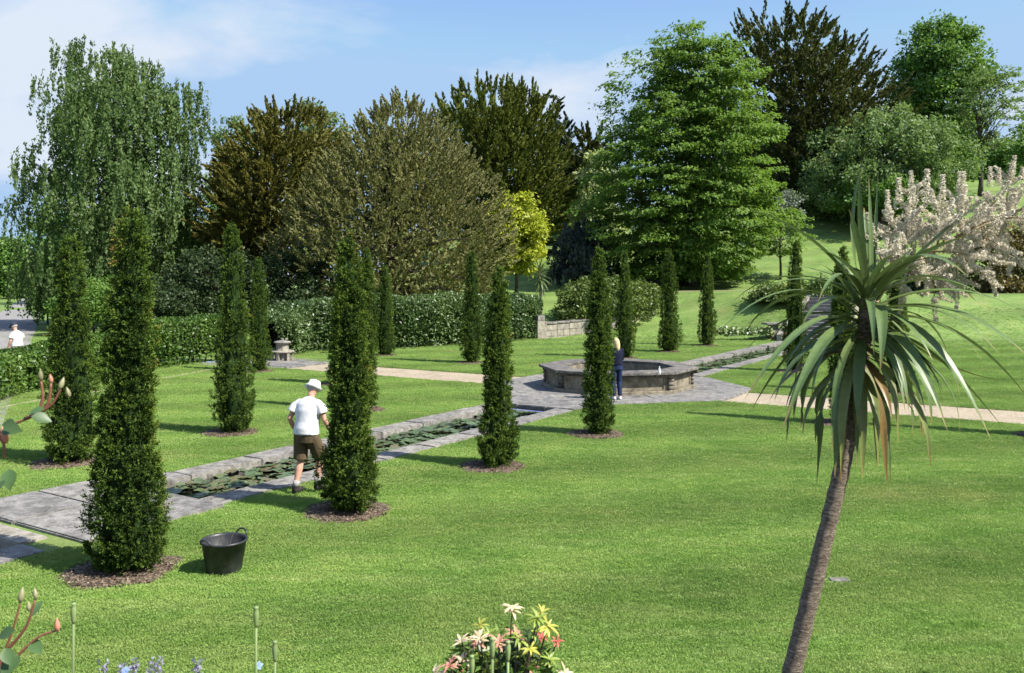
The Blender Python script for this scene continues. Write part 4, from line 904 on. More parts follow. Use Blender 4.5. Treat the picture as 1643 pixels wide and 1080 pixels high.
def person(label, loc, heading, J, skin, shirt, trous, shoe, voxel=.009, shorts=True, hair=None, hairlong=False, hat=None, sleeve=.5, socks=None, sc_=1.0, g=1.0):
    hx_, hy_ = heading; e = empty('person', loc, math.atan2(-hx_, hy_), label=label, cat='person'); e.scale = (sc_,)*3
    V3 = Vector; pel = V3(J['pelvis']); ch = V3(J['chest']); nk = V3(J['neck']); hd = V3(J['head']); hf = V3(J.get('face', (0, 1, -.1))).normalized()
    up = (hd-nk).normalized(); hr = hf.cross(up).normalized()
    body = [([pel-V3((0, 0, .08)), pel+V3((0, 0, .06)), pel.lerp(ch, .5), ch, ch.lerp(nk, .55), nk-V3((0, 0, .02))], [(.145*g, .11*g), (.15*g, .115*g), (.14*g, .11*g), (.155*g, .105*g), (.13*g, .075*g), (.055, .055)], 16),
            ([nk-V3((0, 0, .06)), nk+up*.04, hd-up*.05], [.062, .055, .055], 10),
            ([hd-up*.115+hf*.02, hd-up*.09+hf*.015, hd-up*.04+hf*.01, hd+up*.03, hd+up*.085, hd+up*.115], [.03, .055, .072, .08, .062, .025], 14),
            ([hd-up*.10+hf*.045, hd-up*.075+hf*.06], [.03, .03], 8),
            ([hd+up*.012+hf*.072, hd-up*.03+hf*.098, hd-up*.038+hf*.078], [.009, .016, .012], 6)]
    for s in (-1, 1): body.append(([hd+hr*s*.068+up*.02-hf*.01, hd+hr*s*.083+up*.012-hf*.018, hd+hr*s*.074-up*.025-hf*.008], [.010, .016, .009], 6))
    for sd in 'LR':
        sg = 1 if sd == 'R' else -1; sh = V3(J['sh'+sd]); el = V3(J['el'+sd]); wr = V3(J['wr'+sd])
        body.append(([ch.lerp(sh, .4), sh-V3((0, 0, .03)), sh.lerp(el, .35), el, el.lerp(wr, .3), wr], [.05, .05*g, .046*g, .04, .042, .027], 10))
        fd = (wr-el).normalized()*.7+V3(J.get('hd'+sd, (0, .1, -.6))); body += hand(wr, fd, V3(J.get('th'+sd, (0, 1, 0))), 1.0)
        hp = V3(J['hp'+sd]); kn = V3(J['kn'+sd]); an = V3(J['an'+sd]); to = V3(J['to'+sd])
        body.append(([hp+V3((0, 0, .08)), hp, hp.lerp(kn, .5), kn, kn.lerp(an, .3), kn.lerp(an, .65), an], [.085*g, .088*g, .075*g, .054, .06, .045, .036], 12))
        body.append(([an+V3((0, -.02, 0)), an.lerp(to, .45)-V3((0, 0, .02)), to], [.036, .034, .026], 8))
    link('body', blob('body', body, skin, voxel), e)
    # shirt
    th_ = V3((0, 0, .012)); parts = [([pel+V3((0, -.005, .0)), pel+V3((0, 0, .08)), pel.lerp(ch, .5), ch, ch.lerp(nk, .4), ch.lerp(nk, .66), ch.lerp(nk, .84), nk-V3((0, 0, .01))], [(.188*g, .150*g), (.182*g, .150*g), (.172*g, .142*g), (.19*g, .135*g), (.198*g, .122*g), (.18*g, .1*g), (.11*g, .08*g), (.068, .066)], 36)]
    for sd in 'LR':
        sh = V3(J['sh'+sd]); el = V3(J['el'+sd]); wr = V3(J['wr'+sd])
        if sleeve <= 1: parts.append(([ch.lerp(sh, .4)+V3((0, 0, .0)), sh-V3((.02*(1 if sd == 'R' else -1), 0, .03)), sh.lerp(el, sleeve*.5), sh.lerp(el, sleeve)], [.07, .066*g, .072*g, .082*g], 20))
        else: parts.append(([ch.lerp(sh, .4), sh-V3((0, 0, .01)), sh.lerp(el, .5), el, el.lerp(wr, .5), el.lerp(wr, .95)], [.075, .074*g, .066*g, .057, .054, .042], 12))
    link('shirt', blob('shirt', parts, shirt, voxel*1.1, 12), e)
    parts = [([pel-V3((0, 0, .12)), pel-V3((0, 0, .02)), pel+V3((0, 0, .07))], [(.165*g, .13*g), (.178*g, .138*g), (.17*g, .135*g)], 16)]
    for sd in 'LR':
        hp = V3(J['hp'+sd]); kn = V3(J['kn'+sd]); an = V3(J['an'+sd])
        if shorts: parts.append(([hp+V3((0, 0, .06)), hp, hp.lerp(kn, .5), hp.lerp(kn, .92)], [.095*g, .104*g, .1*g, .098*g], 12))
        else: parts.append(([hp+V3((0, 0, .06)), hp, hp.lerp(kn, .5), kn, kn.lerp(an, .35), an+V3((0, 0, .02))], [.09*g, .1*g, .086*g, .066, .068, .055], 12))
    link('shorts' if shorts else 'trousers', blob('trousers', parts, trous, voxel*1.1, 4), e)
    for sd in 'LR':
        an = V3(J['an'+sd]); to = V3(J['to'+sd]); fw = (to-an); fw.z *= .3; fw.normalize(); he = an-fw*.045-V3((0, 0, .045))
        p = [([he, an.lerp(to, .4)-V3((0, 0, .02)), to-V3((0, 0, .0)), to+fw*.02], [.042, .045, .043, .025], 10)]
        if socks: p.append(([an-V3((0, 0, .05)), an+V3((0, 0, .045))], [.048, .05], 10))
        link('shoe', blob('shoe', p, shoe, voxel, 3), e)
        if socks:
            kn = V3(J['kn'+sd]); b = MB(); b.tube([an+V3((0, 0, .02)), an.lerp(kn, .27)], [.05, .053], 12); b.obj('sock', socks, e, True)
    if hair:
        p = [([hd-up*.03-hf*.02, hd+up*.03-hf*.012, hd+up*.09-hf*.01, hd+up*.122], [.078, .09, .072, .03], 14)]
        if hairlong: p += [([hd+up*.05-hf*.05, hd-up*.06-hf*.055, hd-up*.17-hf*.05, hd-up*.25-hf*.04], [.075, .08, .07, .03], 12)]
        link('hair', blob('hair', p, hair, voxel, 3), e)
    for s in (-1, 1):
        b = MB(); c = hd+hf*.078+hr*s*.03+up*.008; b.tube([c-hr*.011, c-hr*.004, c+hr*.004, c+hr*.011], [.003, .0075, .0075, .003], 8); b.obj('eye', M['eye'], e)
    if hat:
        kind, hm = hat; rot = up.to_track_quat('Z', 'Y').to_matrix().to_4x4(); b = MB()
        if kind == 'bucket': b.lathe([(.142, -.008), (.137, .0), (.098, .04), (.094, .085), (.084, .106), (.055, .117), (.0, .12)], 26); b.lathe([(.140, -.011), (.095, .034), (.092, .038)], 26)
        else:
            b.lathe([(.1, .0), (.101, .03), (.09, .085), (.05, .112), (.0, .116)], 22)
            pk = [Vector((.075, .07, .012)), Vector((.07, .15, .0)), Vector((0, .185, -.004)), Vector((-.07, .15, 0)), Vector((-.075, .07, .012))]
            b.add(([*pk, *[q+Vector((0, 0, .012)) for q in pk]], [(4, 3, 2, 1, 0), (5, 6, 7, 8, 9), (0, 1, 6, 5), (1, 2, 7, 6), (2, 3, 8, 7), (3, 4, 9, 8)]))
        xx = hr; yy = up.cross(xx).normalized(); mt = Matrix((( xx.x, yy.x, up.x, 0), (xx.y, yy.y, up.y, 0), (xx.z, yy.z, up.z, 0), (0, 0, 0, 1)))
        for q in b.v: q[:] = mt @ q+hd+up*.028
        b.obj('hat', hm, e, True)
    return e
M['skin'] = plainmat('skin', (.48, .27, .19), .55, .08, 30, .3, 0, .05); M['eye'] = pmat('dark_eye', (.03, .02, .015), .2)
def cloth(name, c, sc_=9, b_=.6, var=.1): return plainmat(name, c, .85, var, sc_, .15, 0, b_)
M['whitecotton'] = cloth('white_cotton', (.62, .62, .64), 7, 1.0, .05); M['khaki'] = cloth('brown_khaki', (.095, .07, .04), 10, .6, .2); M['boot'] = cloth('dark_boot_leather', (.03, .027, .025), 12, .4, .3); M['greysock'] = cloth('grey_wool', (.3, .29, .28), 30)
M['navy'] = cloth('navy_knit', (.008, .010, .026), 12, .5, .2); M['denim'] = cloth('blue_denim', (.018, .028, .075), 14, .5, .25); M['whiteshoe'] = cloth('white_trainers', (.6, .6, .6), 12, .2); M['blond'] = cloth('blond_hair', (.56, .42, .24), 40, .7, .25); M['greyhair'] = cloth('grey_hair', (.3, .29, .27), 40, .6, .25)
M['palegrey'] = cloth('pale_grey_cotton', (.55, .56, .58), 8, .8, .08); M['darkcap'] = cloth('dark_navy_cap', (.03, .032, .05), 14, .3); M['stone_trousers'] = cloth('stone_trousers', (.3, .26, .2), 9, .5)
JM = dict(pelvis=(0, 0, .91), chest=(0, .05, 1.26), neck=(0, .11, 1.475), head=(0, .175, 1.585), face=(.3, 1, -.32), shR=(.195, .07, 1.405), shL=(-.195, .06, 1.405), elR=(.275, .075, 1.13), wrR=(.285, .235, .95), elL=(-.285, -.03, 1.14), wrL=(-.275, .10, .93),
          hpR=(.095, .01, .88), hpL=(-.095, 0, .88), knR=(.125, .19, .53), anR=(.13, .10, .13), toR=(.14, .27, .055), knL=(-.1, -.01, .49), anL=(-.11, -.13, .1), toL=(-.12, .06, .045), thR=(-.6, .6, 0), thL=(.6, .6, 0))
mx, my = G(487, 794)
person('man in a white shirt, white bucket hat and brown shorts walking beside the canal', (mx+.02, my+.1, .0), (.36, .93), JM, M['skin'], M['whitecotton'], M['khaki'], M['boot'], .0085, True, M['greyhair'], False, ('bucket', M['whitecotton']), .62, M['greysock'], 1.0, 1.12)
JW = dict(pelvis=(0, 0, .92), chest=(0, .0, 1.2), neck=(0, .02, 1.40), head=(0, .05, 1.52), face=(0, 1, -.2), shR=(.165, .01, 1.33), shL=(-.165, .01, 1.33), elR=(.2, .06, 1.08), wrR=(.09, .26, 1.1), elL=(-.2, .06, 1.08), wrL=(-.09, .26, 1.1),
          hpR=(.085, 0, .86), hpL=(-.085, 0, .86), knR=(.085, .03, .48), anR=(.085, -.02, .09), toR=(.10, .14, .04), knL=(-.085, .03, .48), anL=(-.085, -.02, .09), toL=(-.10, .14, .04), thR=(-.6, .3, .5), thL=(.6, .3, .5))
wx, wy = G(990, 643)
person('blond woman in a navy top and jeans standing at the fountain', (wx, wy+.05, .022), (-.35, .94), JW, M['skin'], M['navy'], M['denim'], M['whiteshoe'], .0105, False, M['blond'], True, None, 1.5, None, 1.02, .88)
JP = dict(JW); JP.update(elR=(.23, .02, 1.1), wrR=(.24, .12, .88), elL=(-.23, .0, 1.1), wrL=(-.24, .1, .88), knR=(.09, .12, .5), anR=(.09, .12, .1), toR=(.1, .28, .04), anL=(-.09, -.16, .12), toL=(-.1, 0, .05), knL=(-.09, 0, .49), neck=(0, .05, 1.41), head=(0, .10, 1.53))
person('person in a pale shirt and dark cap walking on the drive behind the low hedge', ((27-CX)/FPX*30, 30, tz(-16.8, 30)+.03), (-.95, .3), JP, M['skin'], M['palegrey'], M['stone_trousers'], M['boot'], .0105, False, M['greyhair'], False, ('cap', M['darkcap']), .7, None, 1.09, 1.05)

# ================================================================== CABBAGE PALMS
M['palmleaf'] = None
def striplm(name, c0, c1, tip):
    m, t, b = mat(name)
    a = t.nodes.new('ShaderNodeAttribute'); a.attribute_name = 'along'
    n_ = noise(t, ocoord(t), 40, 3, .6)
    c = ramp(t, a.outputs['Fac'], [(0, c0), (.55, c1), (.86, c1), (1, tip)]); c = mixc(t, 1.0, c, ramp(t, n_, [(.3, (.85, .85, .85)), (.7, (1.12, 1.12, 1.12))]), 'MULTIPLY')
    t.links.new(c, b.inputs['Base Color']); b.inputs['Roughness'].default_value = .42; b.inputs['Specular IOR Level'].default_value = .45
    tr = t.nodes.new('ShaderNodeBsdfTranslucent'); t.links.new(c, tr.inputs['Color']); ms = t.nodes.new('ShaderNodeMixShader'); ms.inputs[0].default_value = .18
    t.links.new(b.outputs[0], ms.inputs[1]); t.links.new(tr.outputs[0], ms.inputs[2]); t.links.new(ms.outputs[0], t.nodes['Material Output'].inputs['Surface']); return m
M['palm'] = striplm('cabbage_palm_leaf', (.13, .17, .05), (.105, .165, .05), (.26, .19, .06))
M['palmy'] = striplm('cabbage_palm_leaf_yellowing', (.17, .185, .045), (.165, .195, .05), (.33, .2, .07))
M['palmold'] = striplm('cabbage_palm_leaf_brown', (.11, .06, .02), (.2, .13, .04), (.3, .2, .1))
def strap(P, w, m, fold=.35, twist=0, name='leaf'):
    """a strap leaf: keeled ribbon along the points P"""
    P = [Vector(p) for p in P]; n = len(P); vs = []; fs = []; along = []
    for i, p in enumerate(P):
        s = i/(n-1); t = (P[min(i+1, n-1)]-P[max(i-1, 0)]).normalized(); side = t.cross(Vector((0, 0, 1)))
        if side.length < .12: side = t.cross(Vector((.3, -1, 0)))
        side.normalize(); up = side.cross(t).normalized(); a = twist*s
        sd = side*math.cos(a)+up*math.sin(a); uu = up*math.cos(a)-side*math.sin(a)
        ww = w*(.5+.5*min(1, s/.25))*(1 if s < .45 else max(.02, 1-((s-.45)/.55)**1.5)); f_ = fold*(1-.6*s)
        vs += [p+sd*ww*.5+uu*ww*f_*.5, p+sd*ww*.18+uu*ww*f_*.12, p-uu*ww*.02, p-sd*ww*.18+uu*ww*f_*.12, p-sd*ww*.5+uu*ww*f_*.5]; along += [s]*5
    for i in range(n-1):
        for k in range(4): a = i*5+k; fs.append((a, a+1, a+6, a+5))
    me = mesh(name, vs, fs, m, True); at = me.attributes.new('along', 'FLOAT', 'POINT'); at.data.foreach_set('value', along); return me
def arc(p0, az, e0, droop, L, n=11, curl=0):
    p = Vector(p0); out_ = [p.copy()]; ds = L/(n-1)
    for i in range(n-1):
        s = (i+.5)/(n-1); e = max(e0-droop*s**1.25, -1.5); a = az+curl*s
        p = p+Vector((math.cos(e)*math.cos(a), math.cos(e)*math.sin(a), math.sin(e)))*ds; out_.append(p.copy())
    return out_
def bez(a, b, c, n=13): return [a.lerp(b, t).lerp(b.lerp(c, t), t) for t in [i/(n-1) for i in range(n)]]
# near palm
DP = 4.1
def palm_bark():
    m, t, b = mat('palm_bark'); p = ocoord(t); mpn = t.nodes.new('ShaderNodeMapping'); mpn.inputs['Scale'].default_value = (1, 1, 3.0); t.links.new(p, mpn.inputs[0])
    n1 = noise(t, mpn.outputs[0], 38, 6, .7, .6); c = ramp(t, n1, [(.32, (.05, .037, .025)), (.5, (.19, .148, .10)), (.70, (.40, .335, .25))])
    t.links.new(c, b.inputs['Base Color']); b.inputs['Roughness'].default_value = .9; bump(t, b, n1, 1.0, .02); return m
M['palmbark'] = palm_bark()
tp_ = [AT(*q, DP) for q in ((1240, 1262), (1252, 1180), (1268, 1090), (1290, 1000), (1312, 910), (1332, 830), (1350, 755), (1364, 690), (1374, 630), (1384, 560), (1392, 480))]
cp = empty('cabbage_palm', tp_[0], 0, label='leaning cabbage palm in the right foreground with strap leaves and a cream flower plume', cat='palm tree')
loc = lambda P: [Vector(p)-tp_[0] for p in P]
sm_ = []
for i in range(len(tp_)-1):
    for k in range(8): sm_.append(tp_[i].lerp(tp_[i+1], k/8))
sm_.append(tp_[-1]); rr_ = random.Random(3)
for _ in range(3): sm_ = [sm_[0]]+[(sm_[i-1]+sm_[i]*2+sm_[i+1])/4 for i in range(1, len(sm_)-1)]+[sm_[-1]]
b = MB(); b.tube(loc(sm_), [(.046-.012*min(1, i/60))*(1+.05*math.sin(i*1.9)+rr_.uniform(-.035, .035)) for i in range(len(sm_))], 18); b.obj('trunk', M['palmbark'], cp, True)
rl = random.Random(21)
def pleaf(P, w, m, fold=.35, tw=0): link('leaf', strap(loc(P), w, M[m], fold, tw), cp)
hand_leaves = [((1393, 490, 0), (1310, 355, -.15), (1186, 333, -.3), .030, 'palm'), ((1388, 510, 0), (1265, 405, -.1), (1138, 548, -.3), .026, 'palm'),
  ((1388, 480, 0), (1345, 370, 0), (1392, 235, .1), .024, 'palm'), ((1392, 475, 0), (1378, 370, -.05), (1379, 268, -.1), .036, 'palm'), ((1397, 475, 0), (1398, 380, 0), (1394, 283, .05), .03, 'palm'), ((1400, 475, .05), (1404, 390, .1), (1409, 275, .2), .024, 'palm'),
  ((1408, 475, -.05), (1440, 415, -.2), (1562, 374, -.45), .078, 'palm'), ((1415, 495, -.05), (1540, 470, -.3), (1650, 572, -.6), .07, 'palm'), ((1405, 485, .05), (1490, 380, .05), (1612, 300, .0), .062, 'palm'),
  ((1412, 505, 0), (1545, 500, .1), (1650, 640, .3), .055, 'palm'), ((1392, 470, -.1), (1380, 385, -.3), (1362, 335, -.3), .04, 'palm'), ((1398, 490, -.05), (1425, 470, -.35), (1412, 600, -.5), .06, 'palm'),
  ((1380, 520, 0), (1300, 470, -.2), (1195, 640, -.5), .062, 'palm'), ((1378, 530, 0), (1290, 500, .1), (1205, 660, .3), .05, 'palm'), ((1380, 540, 0), (1330, 480, -.3), (1255, 690, -.55), .07, 'palm'), ((1400, 520, 0), (1490, 480, -.3), (1590, 705, -.5), .065, 'palm'),
  ((1400, 535, 0), (1480, 520, .15), (1612, 690, .3), .055, 'palm'), ((1398, 540, 0), (1455, 500, -.35), (1520, 690, -.55), .065, 'palm'), ((1402, 500, .1), (1500, 600, .35), (1618, 612, .6), .03, 'palmy')]
for a, b_, c, w_, m_ in hand_leaves: w_ *= .85; pleaf(bez(AT(a[0], a[1], DP+a[2]), AT(b_[0], b_[1], DP+b_[2]), AT(c[0], c[1], DP+c[2])), w_, m_, .4, rl.uniform(-.3, .3))
crown_base = AT(1376, 600, DP); crown_top = AT(1391, 478, DP)
for i in range(58):
    t = i/57; p0 = crown_base.lerp(crown_top, t); az = i*2.399+rl.uniform(-.25, .25)
    e0 = -1.05+1.8*t+rl.uniform(-.2, .2); droop = rl.uniform(1.3, 1.9)-.25*t; L_ = rl.uniform(.5, .74)*(.9+.15*t)
    mm = 'palmold' if t < .16 and rl.random() < .6 else ('palmy' if t < .45 and rl.random() < .4 else 'palm')
    pleaf(arc(p0, az, e0, droop, L_, 11, rl.uniform(-.2, .2)), rl.uniform(.034, .052)*(.8 if t < .15 else 1), mm, .35, rl.uniform(-.5, .5))
for i in range(18): pleaf(arc(AT(1386, 520, DP).lerp(AT(1393, 470, DP), i/17), i*2.4+.5, rl.uniform(.75, 1.35), rl.uniform(.5, 1.3), rl.uniform(.3, .5), 11, rl.uniform(-.2, .2)), rl.uniform(.035, .05), 'palm', .45, rl.uniform(-.4, .4))
for i in range(20): pleaf(arc(AT(1378, 590, DP).lerp(AT(1390, 490, DP), i/19), -1.57+1.5*math.sin(i*2.1), rl.uniform(-.5, .1), rl.uniform(.9, 1.3), rl.uniform(.38, .62), 11, rl.uniform(-.15, .15)), rl.uniform(.036, .052), 'palm' if i > 6 else ('palmy', 'palmold')[i % 2], .4, rl.uniform(-.4, .4))
# flower plume: side spikes one by one
M['floret'] = leafmat('cream_florets', [(0, (.40, .35, .25)), (.4, (.68, .62, .49)), (1, (.87, .83, .72))], .3, .7, .2, (1, 1, .95))
M['rachis'] = plainmat('flower_stalk', (.26, .2, .11), .7, .2, 20)
def spike_mesh(seed, n=210):
    rng = np.random.default_rng(seed); t = np.sort(rng.random(n)); a = rng.uniform(0, 6.28, n); r = .0185*(1.05-.7*t)*rng.uniform(.6, 1.15, n)
    c = np.stack([r*np.cos(a), r*np.sin(a), t*.15+.006*np.sin(9*t)], 1); d_ = np.stack([np.cos(a), np.sin(a), np.full(n, .35)], 1)+rng.normal(size=(n, 3))*.45
    return quadmesh('flower_spike', leafquads(c, d_, rng.uniform(.012, .02, n), rng.uniform(.006, .010, n), rng, 0), M['floret'], np.clip(rng.normal(.55, .25, n), 0, 1))
SPK = [spike_mesh(s) for s in range(5)]
ax_ = [AT(1396, 500, DP+.05), AT(1430, 440, DP+.18), AT(1495, 400, DP+.26), AT(1575, 362, DP+.3), AT(1665, 325, DP+.32), AT(1735, 300, DP+.33)]
pl_ = MB(); pl_.tube(loc(ax_), [.014, .013, .012, .010, .007, .004], 8)
def axp(t): k = min(t*5, 4.999); return ax_[int(k)].lerp(ax_[int(k)+1], k-int(k))
spikes = []; rs_ = random.Random(77)
branches = [(axp(.16), AT(1400, 372, DP+.1)), (axp(.2), AT(1425, 335, DP+.2)), (axp(.24), AT(1440, 400, DP+.02)), (axp(.3), AT(1462, 300, DP+.3)), (axp(.4), AT(1500, 490, DP+.15)), (axp(.34), AT(1480, 430, DP+.1)), (axp(.3), AT(1450, 472, DP+.2)), (axp(.5), AT(1535, 470, DP+.3)), (axp(.6), AT(1592, 445, DP+.22)), (axp(.45), AT(1500, 330, DP+.15)), (axp(.5), AT(1545, 320, DP+.4))]
for k in range(28):
    t = .26+.56*k/28; p = axp(t); ang = k*2.4; L_ = rs_.uniform(.13, .27)*(1.05-.3*t)
    axd = (ax_[4]-ax_[2]).normalized(); s1 = axd.cross(Vector((0, 1, 0))).normalized(); s2 = axd.cross(s1); branches.append((p, p+axd*L_*.55+(s1*math.cos(ang)+s2*math.sin(ang))*L_-Vector((0, 0, .03))))
for p, q in branches:
    mid = p.lerp(q, .5)+Vector((0, 0, .02)); P = bez(p, mid, q, 7); pl_.tube(loc(P), [.006, .0055, .005, .0045, .004, .003, .002], 5)
    n_ = max(5, int((q-p).length/.03))
    for k in range(n_):
        t = .25+.75*k/n_; c = p.lerp(mid, t).lerp(mid.lerp(q, t), t); dr = (q-p).normalized(); r_ = Vector((rs_.gauss(0, 1), rs_.gauss(0, 1), rs_.gauss(.25, 1))); r_ = (r_-dr*r_.dot(dr)).normalized(); spikes.append((c, (r_*.95+dr*.55+Vector((0, 0, .18))).normalized(), rs_.uniform(.55, 1.0)*(1.05-.35*t)))
    spikes.append((q-(q-p)*.1, (q-p).normalized(), .8))
for px, py, tp in ((1441, 335, 286), (1486, 325, 272), (1511, 330, 281), (1545, 320, 276), (1588, 300, 268), (1602, 300, 270), (1622, 290, 262), (1640, 290, 268)):
    c = AT(px, py, DP+.28); spikes.append((c, Vector((.03, 0, 1)).normalized(), (py-tp)/FPX*(DP+.28)/.15))
pl_.obj('flower_stalk', M['rachis'], cp)
rs_.shuffle(spikes)
for c, d_, s in spikes[:300]:
    o = link('flower_spike', SPK[rs_.randrange(5)], cp, Vector(c)-tp_[0]); o.rotation_euler = d_.to_track_quat('Z', 'Y').to_euler(); o.scale = (max(.75, min(1.05, s*1.1)),)*2+(s,)
# small palm on the pier
x0 = (868-CX)/FPX*50.4; z0 = tz(x0, 50.4)
c2 = empty('cabbage_palm', (x0, 50.4, z0), 0, label='small spiky cabbage palm rising beside the end pier of the low wall', cat='palm tree')
b = MB(); b.tube([(0, 0, -.1), (.03, 0, 1.2), (-.02, 0, 2.4), (-.07, 0, 3.6)], [.1, .085, .08, .075], 10); b.obj('trunk', M['palmbark'], c2, True)
for i in range(80):
    t = i/79; link('leaf', strap(arc((-.07, 0, 3.05+.6*t), i*2.4, -1.0+2.35*t, rl.uniform(.4, .9), rl.uniform(.8, 1.1), 7), .075, M['palm' if rl.random() < .8 else 'palmy'], .3), c2)

# ================================================================== FOREGROUND PLANTS
def bedz(y): return float(np.interp(y, [1.2, 1.25, 2.6, 3.9, 4.4], [1.6, 1.5, 1.3, .95, .9]))
def lanceo(name, L, W, m, droop=.25, n=5):
    vs = []; fs = []
    for i in range(n+1):
        s = i/n; w_ = W*math.sin(math.pi*min(1, .06+s*.94))**.8*.5; z = .15*L*s-droop*L*s*s; vs += [(w_, L*s, z+w_*.35), (0, L*s, z), (-w_, L*s, z+w_*.35)]
    for i in range(n):
        for k in range(2): a = i*3+k; fs.append((a, a+1, a+4, a+3))
    return mesh(name, vs, fs, m, True)
def fl(name, c, tr=.3, rough=.45):
    m, t, b = mat(name); oi = t.nodes.new('ShaderNodeObjectInfo'); cc = mixc(t, 1.0, ramp(t, oi.outputs['Random'], [(0, tuple(x*.75 for x in c)), (1, tuple(min(1, x*1.2) for x in c))]), (1., 1., 1.), 'MULTIPLY')
    t.links.new(cc, b.inputs['Base Color']); b.inputs['Roughness'].default_value = rough; q = t.nodes.new('ShaderNodeBsdfTranslucent'); t.links.new(cc, q.inputs['Color']); ms = t.nodes.new('ShaderNodeMixShader'); ms.inputs[0].default_value = tr
    t.links.new(b.outputs[0], ms.inputs[1]); t.links.new(q.outputs[0], ms.inputs[2]); t.links.new(ms.outputs[0], t.nodes['Material Output'].inputs['Surface']); return m
PC_ = dict(cream=(.70, .58, .36), pink=(.66, .32, .22), yellow=(.42, .42, .07), red=(.55, .10, .08), lime=(.24, .32, .05), dark=(.035, .08, .025))
PL = {}
for k, c in PC_.items():
    mm = fl('pieris_'+k, c); PL[k] = [lanceo('leaf', .06, .015, mm, .25), lanceo('leaf', .052, .014, mm, .6)]
DPI = 3.6; pb = AT(800, 1000, DPI); py0 = DPI+.05
pi_ = empty('pieris_bush', (pb.x, py0, bedz(py0)), 0, label='pieris bush with cream, yellow and pink young leaf whorls at the bottom centre', cat='bush')
pbase = Vector((pb.x, py0, bedz(py0))); stm = MB(); rw_ = random.Random(9)
def whorl(p, ax, kind, n, s=1.0, spread=.9):
    n += 3; s *= .9
    o = empty('leaf_whorl', p-pbase); o.parent = pi_; o.rotation_euler = ax.to_track_quat('Z', 'Y').to_euler()
    for k in range(n):
        q = link('leaf', PL[kind][rw_.randrange(2)], o, (0, 0, rw_.uniform(-.008, .008))); q.rotation_euler = (rw_.uniform(.05, 1.0)*spread-.15, 0, k*2*math.pi/n+rw_.uniform(-.25, .25)); q.scale = (s*rw_.uniform(.8, 1.1),)*3
for px, py, kd, n, s in ((822, 978, 'cream', 11, 1.0), (771, 1004, 'yellow', 7, .75), (862, 992, 'lime', 10, 1.0), (878, 1006, 'yellow', 9, 1.0), (868, 984, 'yellow', 7, .9), (766, 1034, 'pink', 10, .9), (742, 1060, 'cream', 10, .95), (722, 1068, 'pink', 9, .9), (748, 1072, 'red', 8, .7),
     (812, 1038, 'cream', 9, .85), (833, 1024, 'lime', 8, .9), (850, 1042, 'yellow', 9, .9), (880, 1060, 'lime', 10, .95), (893, 1030, 'red', 7, .6), (868, 1022, 'red', 7, .6), (776, 1056, 'lime', 8, .9), (795, 1066, 'yellow', 8, .8), (905, 1082, 'cream', 9, .9), (700, 1082, 'cream', 9, .9), (852, 1072, 'pink', 8, .8), (825, 1070, 'dark', 9, 1.1))+tuple((rw_.gauss(810, 42), rw_.uniform(1015, 1085), rw_.choice(('lime', 'lime', 'yellow', 'dark', 'dark', 'pink', 'cream')), 9, rw_.uniform(.75, 1.0)) for _ in range(16)):
    p = AT(px, py, DPI+rw_.uniform(-.12, .12)); ax = Vector(((px-800)/160, -.25+rw_.uniform(-.2, .2), 1)).normalized(); whorl(p, ax, kd, n, s)
    stm.tube([Vector((rw_.uniform(-.05, .05), rw_.uniform(-.05, .05), 0)), (p-pbase)*.55+Vector((0, 0, .05)), p-pbase], [.009, .006, .003], 5)
stm.obj('stems', M['bark'], pi_)
rng = np.random.default_rng(45); n = 2400; a = rng.uniform(0, 6.28, n); h = rng.uniform(.1, .78, n); r = .21*np.sqrt(rng.random(n))*np.interp(h, [.1, .4, .72, .88], [.95, 1.1, 1.0, .6])
c = np.stack([r*np.cos(a), r*np.sin(a), h], 1); link('foliage', quadmesh('foliage', leafquads(c, np.stack([np.cos(a), np.sin(a), rng.normal(.2, .5, n)], 1), .06, .018, rng, .4), M['privet'], rng.random(n)), pi_)
# poppy seed heads
M['poppy'] = fl('poppy_green', (.27, .36, .14), .3, .6)
for (px, py, bx_, lab) in ((118, 978, 104, 'green poppy seed head on a stalk at the lower left'), (411, 984, 401, 'tallest green poppy seed head left of the pieris bush'), (441, 1039, 446, 'short green poppy seed head right of the tallest one'), (790, 1034, 786, 'left poppy seed head in front of the pieris bush'), (815, 1039, 814, 'right poppy seed head in front of the pieris bush'), (757, 1062, 754, 'lowest poppy seed head at the left of the pieris bush')):
    dq = 2.1; t_ = AT(px, py, dq); g_ = Vector((t_.x+(bx_-px)/FPX*dq*3.5, dq, bedz(dq))); e = empty('poppy_seed_head', g_, 0, label=lab, cat='seed head', group='poppy seed heads in the bed')
    P = bez(Vector((0, 0, 0)), Vector((t_.x-g_.x, 0, (t_.z-g_.z)*.5)), t_-g_+Vector((0, 0, -.02)), 9); b = MB(); b.tube(P, .003, 8); b.obj('stem', M['poppy'], e, True)
    b = MB(); b.lathe([(.003, -.034), (.0045, -.026), (.0066, -.010), (.0064, .004), (.0045, .010), (.0065, .013), (.006, .015), (.0, .017)], 12, tuple(t_-g_)); b.obj('seed_pod', M['poppy'], e, True)
